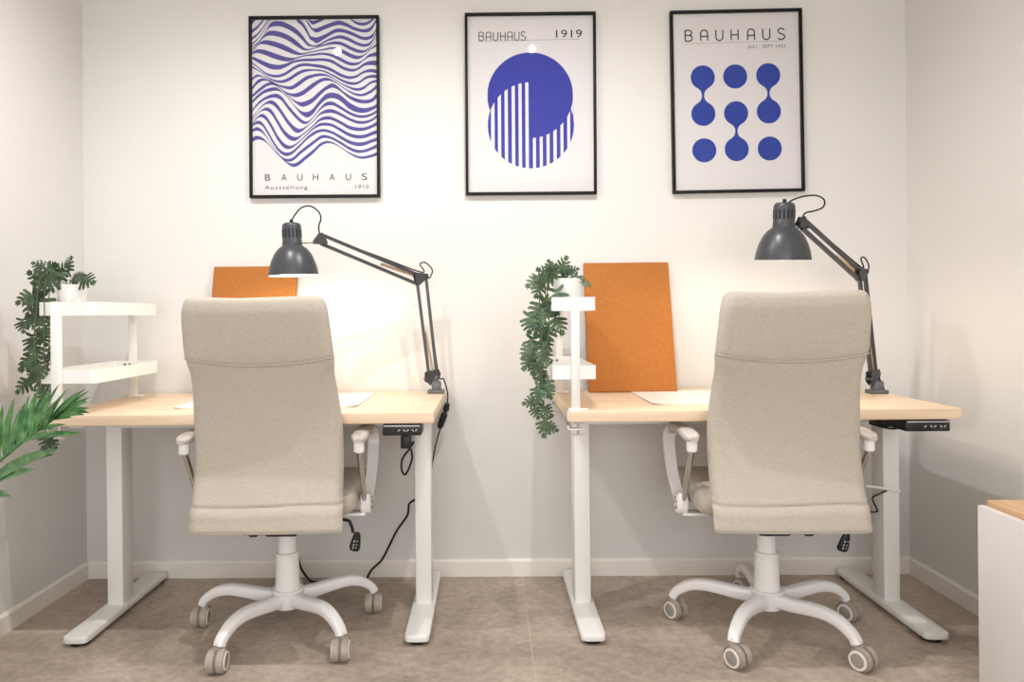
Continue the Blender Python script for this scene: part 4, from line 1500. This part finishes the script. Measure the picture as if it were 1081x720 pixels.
# plants
tz = DT + 0.306 + 0.004
pr_ = at(599, 312, 2.29); pr_.z = tz
RL = [(594, 281, 15, 10), (604, 286, 10, 60), (612, 295, 12, 125), (619, 299, 8, 125), (586, 286, 14, -30), (577, 289, 16, -50), (566, 297, 16, -120), (569, 304, 15, 190), (573, 296, 14, -70),
      (590, 315, 17, 160), (569, 327, 20, -150), (578, 322, 14, 170), (559, 341, 16, -165), (589, 341, 18, 160), (577, 351, 19, 175), (567, 344, 14, 190), (562, 364, 15, -160), (575, 363, 16, 165),
      (574, 375, 16, 150), (558, 371, 15, -140), (564, 385, 15, 200), (559, 381, 16, -135), (570, 392, 17, 170), (576, 380, 10, 120), (574, 398, 10, 180), (575, 408, 17, 160), (568, 415, 15, 195), (579, 413, 12, 150),
      (561, 424, 13, -110), (566, 434, 12, 175), (577, 433, 12, 130), (575, 450, 16, 185), (581, 451, 12, 120), (572, 333, 14, 185), (584, 329, 10, 120), (598, 287, 10, 20), (581, 283, 12, -20)]
RV = [[(596, 296, 0), (580, 288, -.02), (570, 300, -.03), (570, 330, -.03), (572, 370, -.03), (570, 410, -.03), (577, 440, -.03), (577, 450, -.03)],
      [(590, 296, 0), (577, 291, -.03), (576, 315, -.03), (580, 345, -.03), (574, 380, -.03), (570, 420, -.03), (566, 436, -.03)],
      [(592, 296, 0), (583, 290, 0), (578, 306, -.03), (579, 325, -.03), (589, 340, -.03)],
      [(602, 296, 0), (608, 291, 0), (615, 296, 0), (621, 300, 0)]]
trailing_plant('split-leaf plant trailing from a white pot on the right shelf', pr_, 0.047, 0.098, RL, RV, 2.26, 'mon')
pl_ = at(76, 312, 2.29); pl_.z = tz
LL = [(48, 297, 23, -150), (40, 293, 16, -70), (56, 290, 18, 20), (64, 288, 17, 30), (72, 280, 14, 10), (78, 294, 14, 60), (90, 296, 17, 110), (83, 292, 11, 80), (33, 320, 24, -160), (46, 323, 21, 150), (40, 312, 16, 190),
      (28, 314, 16, -120), (41, 338, 18, 180), (34, 337, 14, 200), (24, 343, 12, 175), (47, 350, 13, 170), (33, 361, 14, 185), (45, 356, 14, 150), (37, 371, 17, 190), (54, 376, 16, 155), (31, 382, 18, -150), (41, 391, 16, 180),
      (27, 385, 12, -120), (42, 400, 19, 170), (50, 404, 15, 140), (26, 406, 16, -140), (36, 396, 12, 190), (45, 415, 14, 180), (25, 434, 13, -120), (46, 428, 12, 170), (40, 440, 12, 190), (50, 464, 15, 185), (54, 468, 12, 130), (42, 281, 12, -45)]
LV = [[(72, 300, 0), (55, 286, -.02), (42, 296, -.03), (38, 330, -.03), (36, 370, -.03), (42, 400, -.03), (46, 430, -.03), (50, 462, -.03)],
      [(70, 300, 0), (52, 292, -.02), (47, 310, -.03), (47, 345, -.03), (46, 375, -.03), (49, 395, -.03), (36, 402, -.03), (27, 406, -.03)],
      [(72, 300, 0), (60, 288, 0), (50, 285, -.02), (42, 274, -.03)],
      [(78, 300, 0), (80, 290, 0), (86, 292, 0), (92, 298, 0)],
      [(60, 300, 0), (52, 310, -.02), (52, 360, -.02), (50, 385, -.02), (54, 402, -.02)]]
trailing_plant('split-leaf plant trailing from a white pot on the left shelf', pl_, 0.044, 0.094, LL, LV, 2.25, 'mon_dark')
palm()
cabinet()

# black mains cable on the floor behind the left chair
b = NB()
P = [at(x, y, d) for x, y, d in ((441, 470, 2.56), (440.5, 500, 2.60), (440, 524, 2.66), (432, 532, 2.70), (430, 544, 2.72), (419, 560, 2.74), (411, 576, 2.75), (403, 591, 2.76), (392, 602, 2.76))]
g = [Vector((q[0], q[1], 0.0045)) for q in ((-0.49, -0.085), (-0.58, -0.06), (-0.66, -0.07), (-0.70, -0.05))]
P2 = [at(318, 600, 2.79), at(314.5, 588, 2.80)]
tube(b, smooth_path(P + g + P2, 8), 0.0042, 8)
o = obj('power_cable', b, 'rubber')
tag(o, 'black power cable looping from the left desk leg to the floor', 'cable')

# ------------------------------------------------------------------ light
def spot(x, y, w, r=0.016, z=2.44, col=(1.0, 0.98, 0.958), size=168, blend=0.8, aim=(0, 0, -1)):
    li = bpy.data.lights.new('ceiling_spot_or_fill', 'SPOT')
    li.energy = w
    li.color = col
    li.shadow_soft_size = r
    li.spot_size = math.radians(size)
    li.spot_blend = blend
    o = bpy.data.objects.new('ceiling_spot_or_fill', li)
    COL.objects.link(o)
    o.location = (x, y, z)
    o.rotation_euler = Vector(aim).to_track_quat('-Z', 'Y').to_euler()


for x in (-0.79, 0.25):
    spot(x, -1.05, 45)
for x in (-0.5, 1.12):  # unseen row added as weak fill, placed to reflect between the posters
    spot(x, -2.6, 8, 0.05)
for x in (-0.66, 1.40):  # second added fill row, also kept out of the poster glass
    spot(x, -4.2, 8, 0.06)

# broad fill added at the unseen rear wall, to lift walls and desk legs
wl = bpy.data.lights.new('rear_wall_fill', 'AREA')
wl.shape = 'RECTANGLE'
wl.size, wl.size_y = 2.4, 1.5
wl.energy = 52
wl.color = (0.985, 0.99, 1.0)
wo = bpy.data.objects.new('rear_wall_fill', wl)
COL.objects.link(wo)
wo.location = (0.0, YB + 0.02, 1.35)
wo.rotation_euler = (PI / 2, 0, 0)

w = bpy.data.worlds.new('world')
SC.world = w
w.use_nodes = True
w.node_tree.nodes['Background'].inputs[0].default_value = (0.9, 0.92, 1, 1)
w.node_tree.nodes['Background'].inputs[1].default_value = 0.1

vs = SC.view_settings
vs.view_transform = 'Standard'
vs.look = 'None'
vs.exposure = 0.28
vs.gamma = 1.0
vs.use_curve_mapping = False
SC.cycles.use_denoising = True
SC.cycles.max_bounces = 10
SC.cycles.diffuse_bounces = 6
SC.cycles.transparent_max_bounces = 8
SC.cycles.caustics_reflective = False
SC.cycles.caustics_refractive = False
SC.cycles.sample_clamp_indirect = 6.0
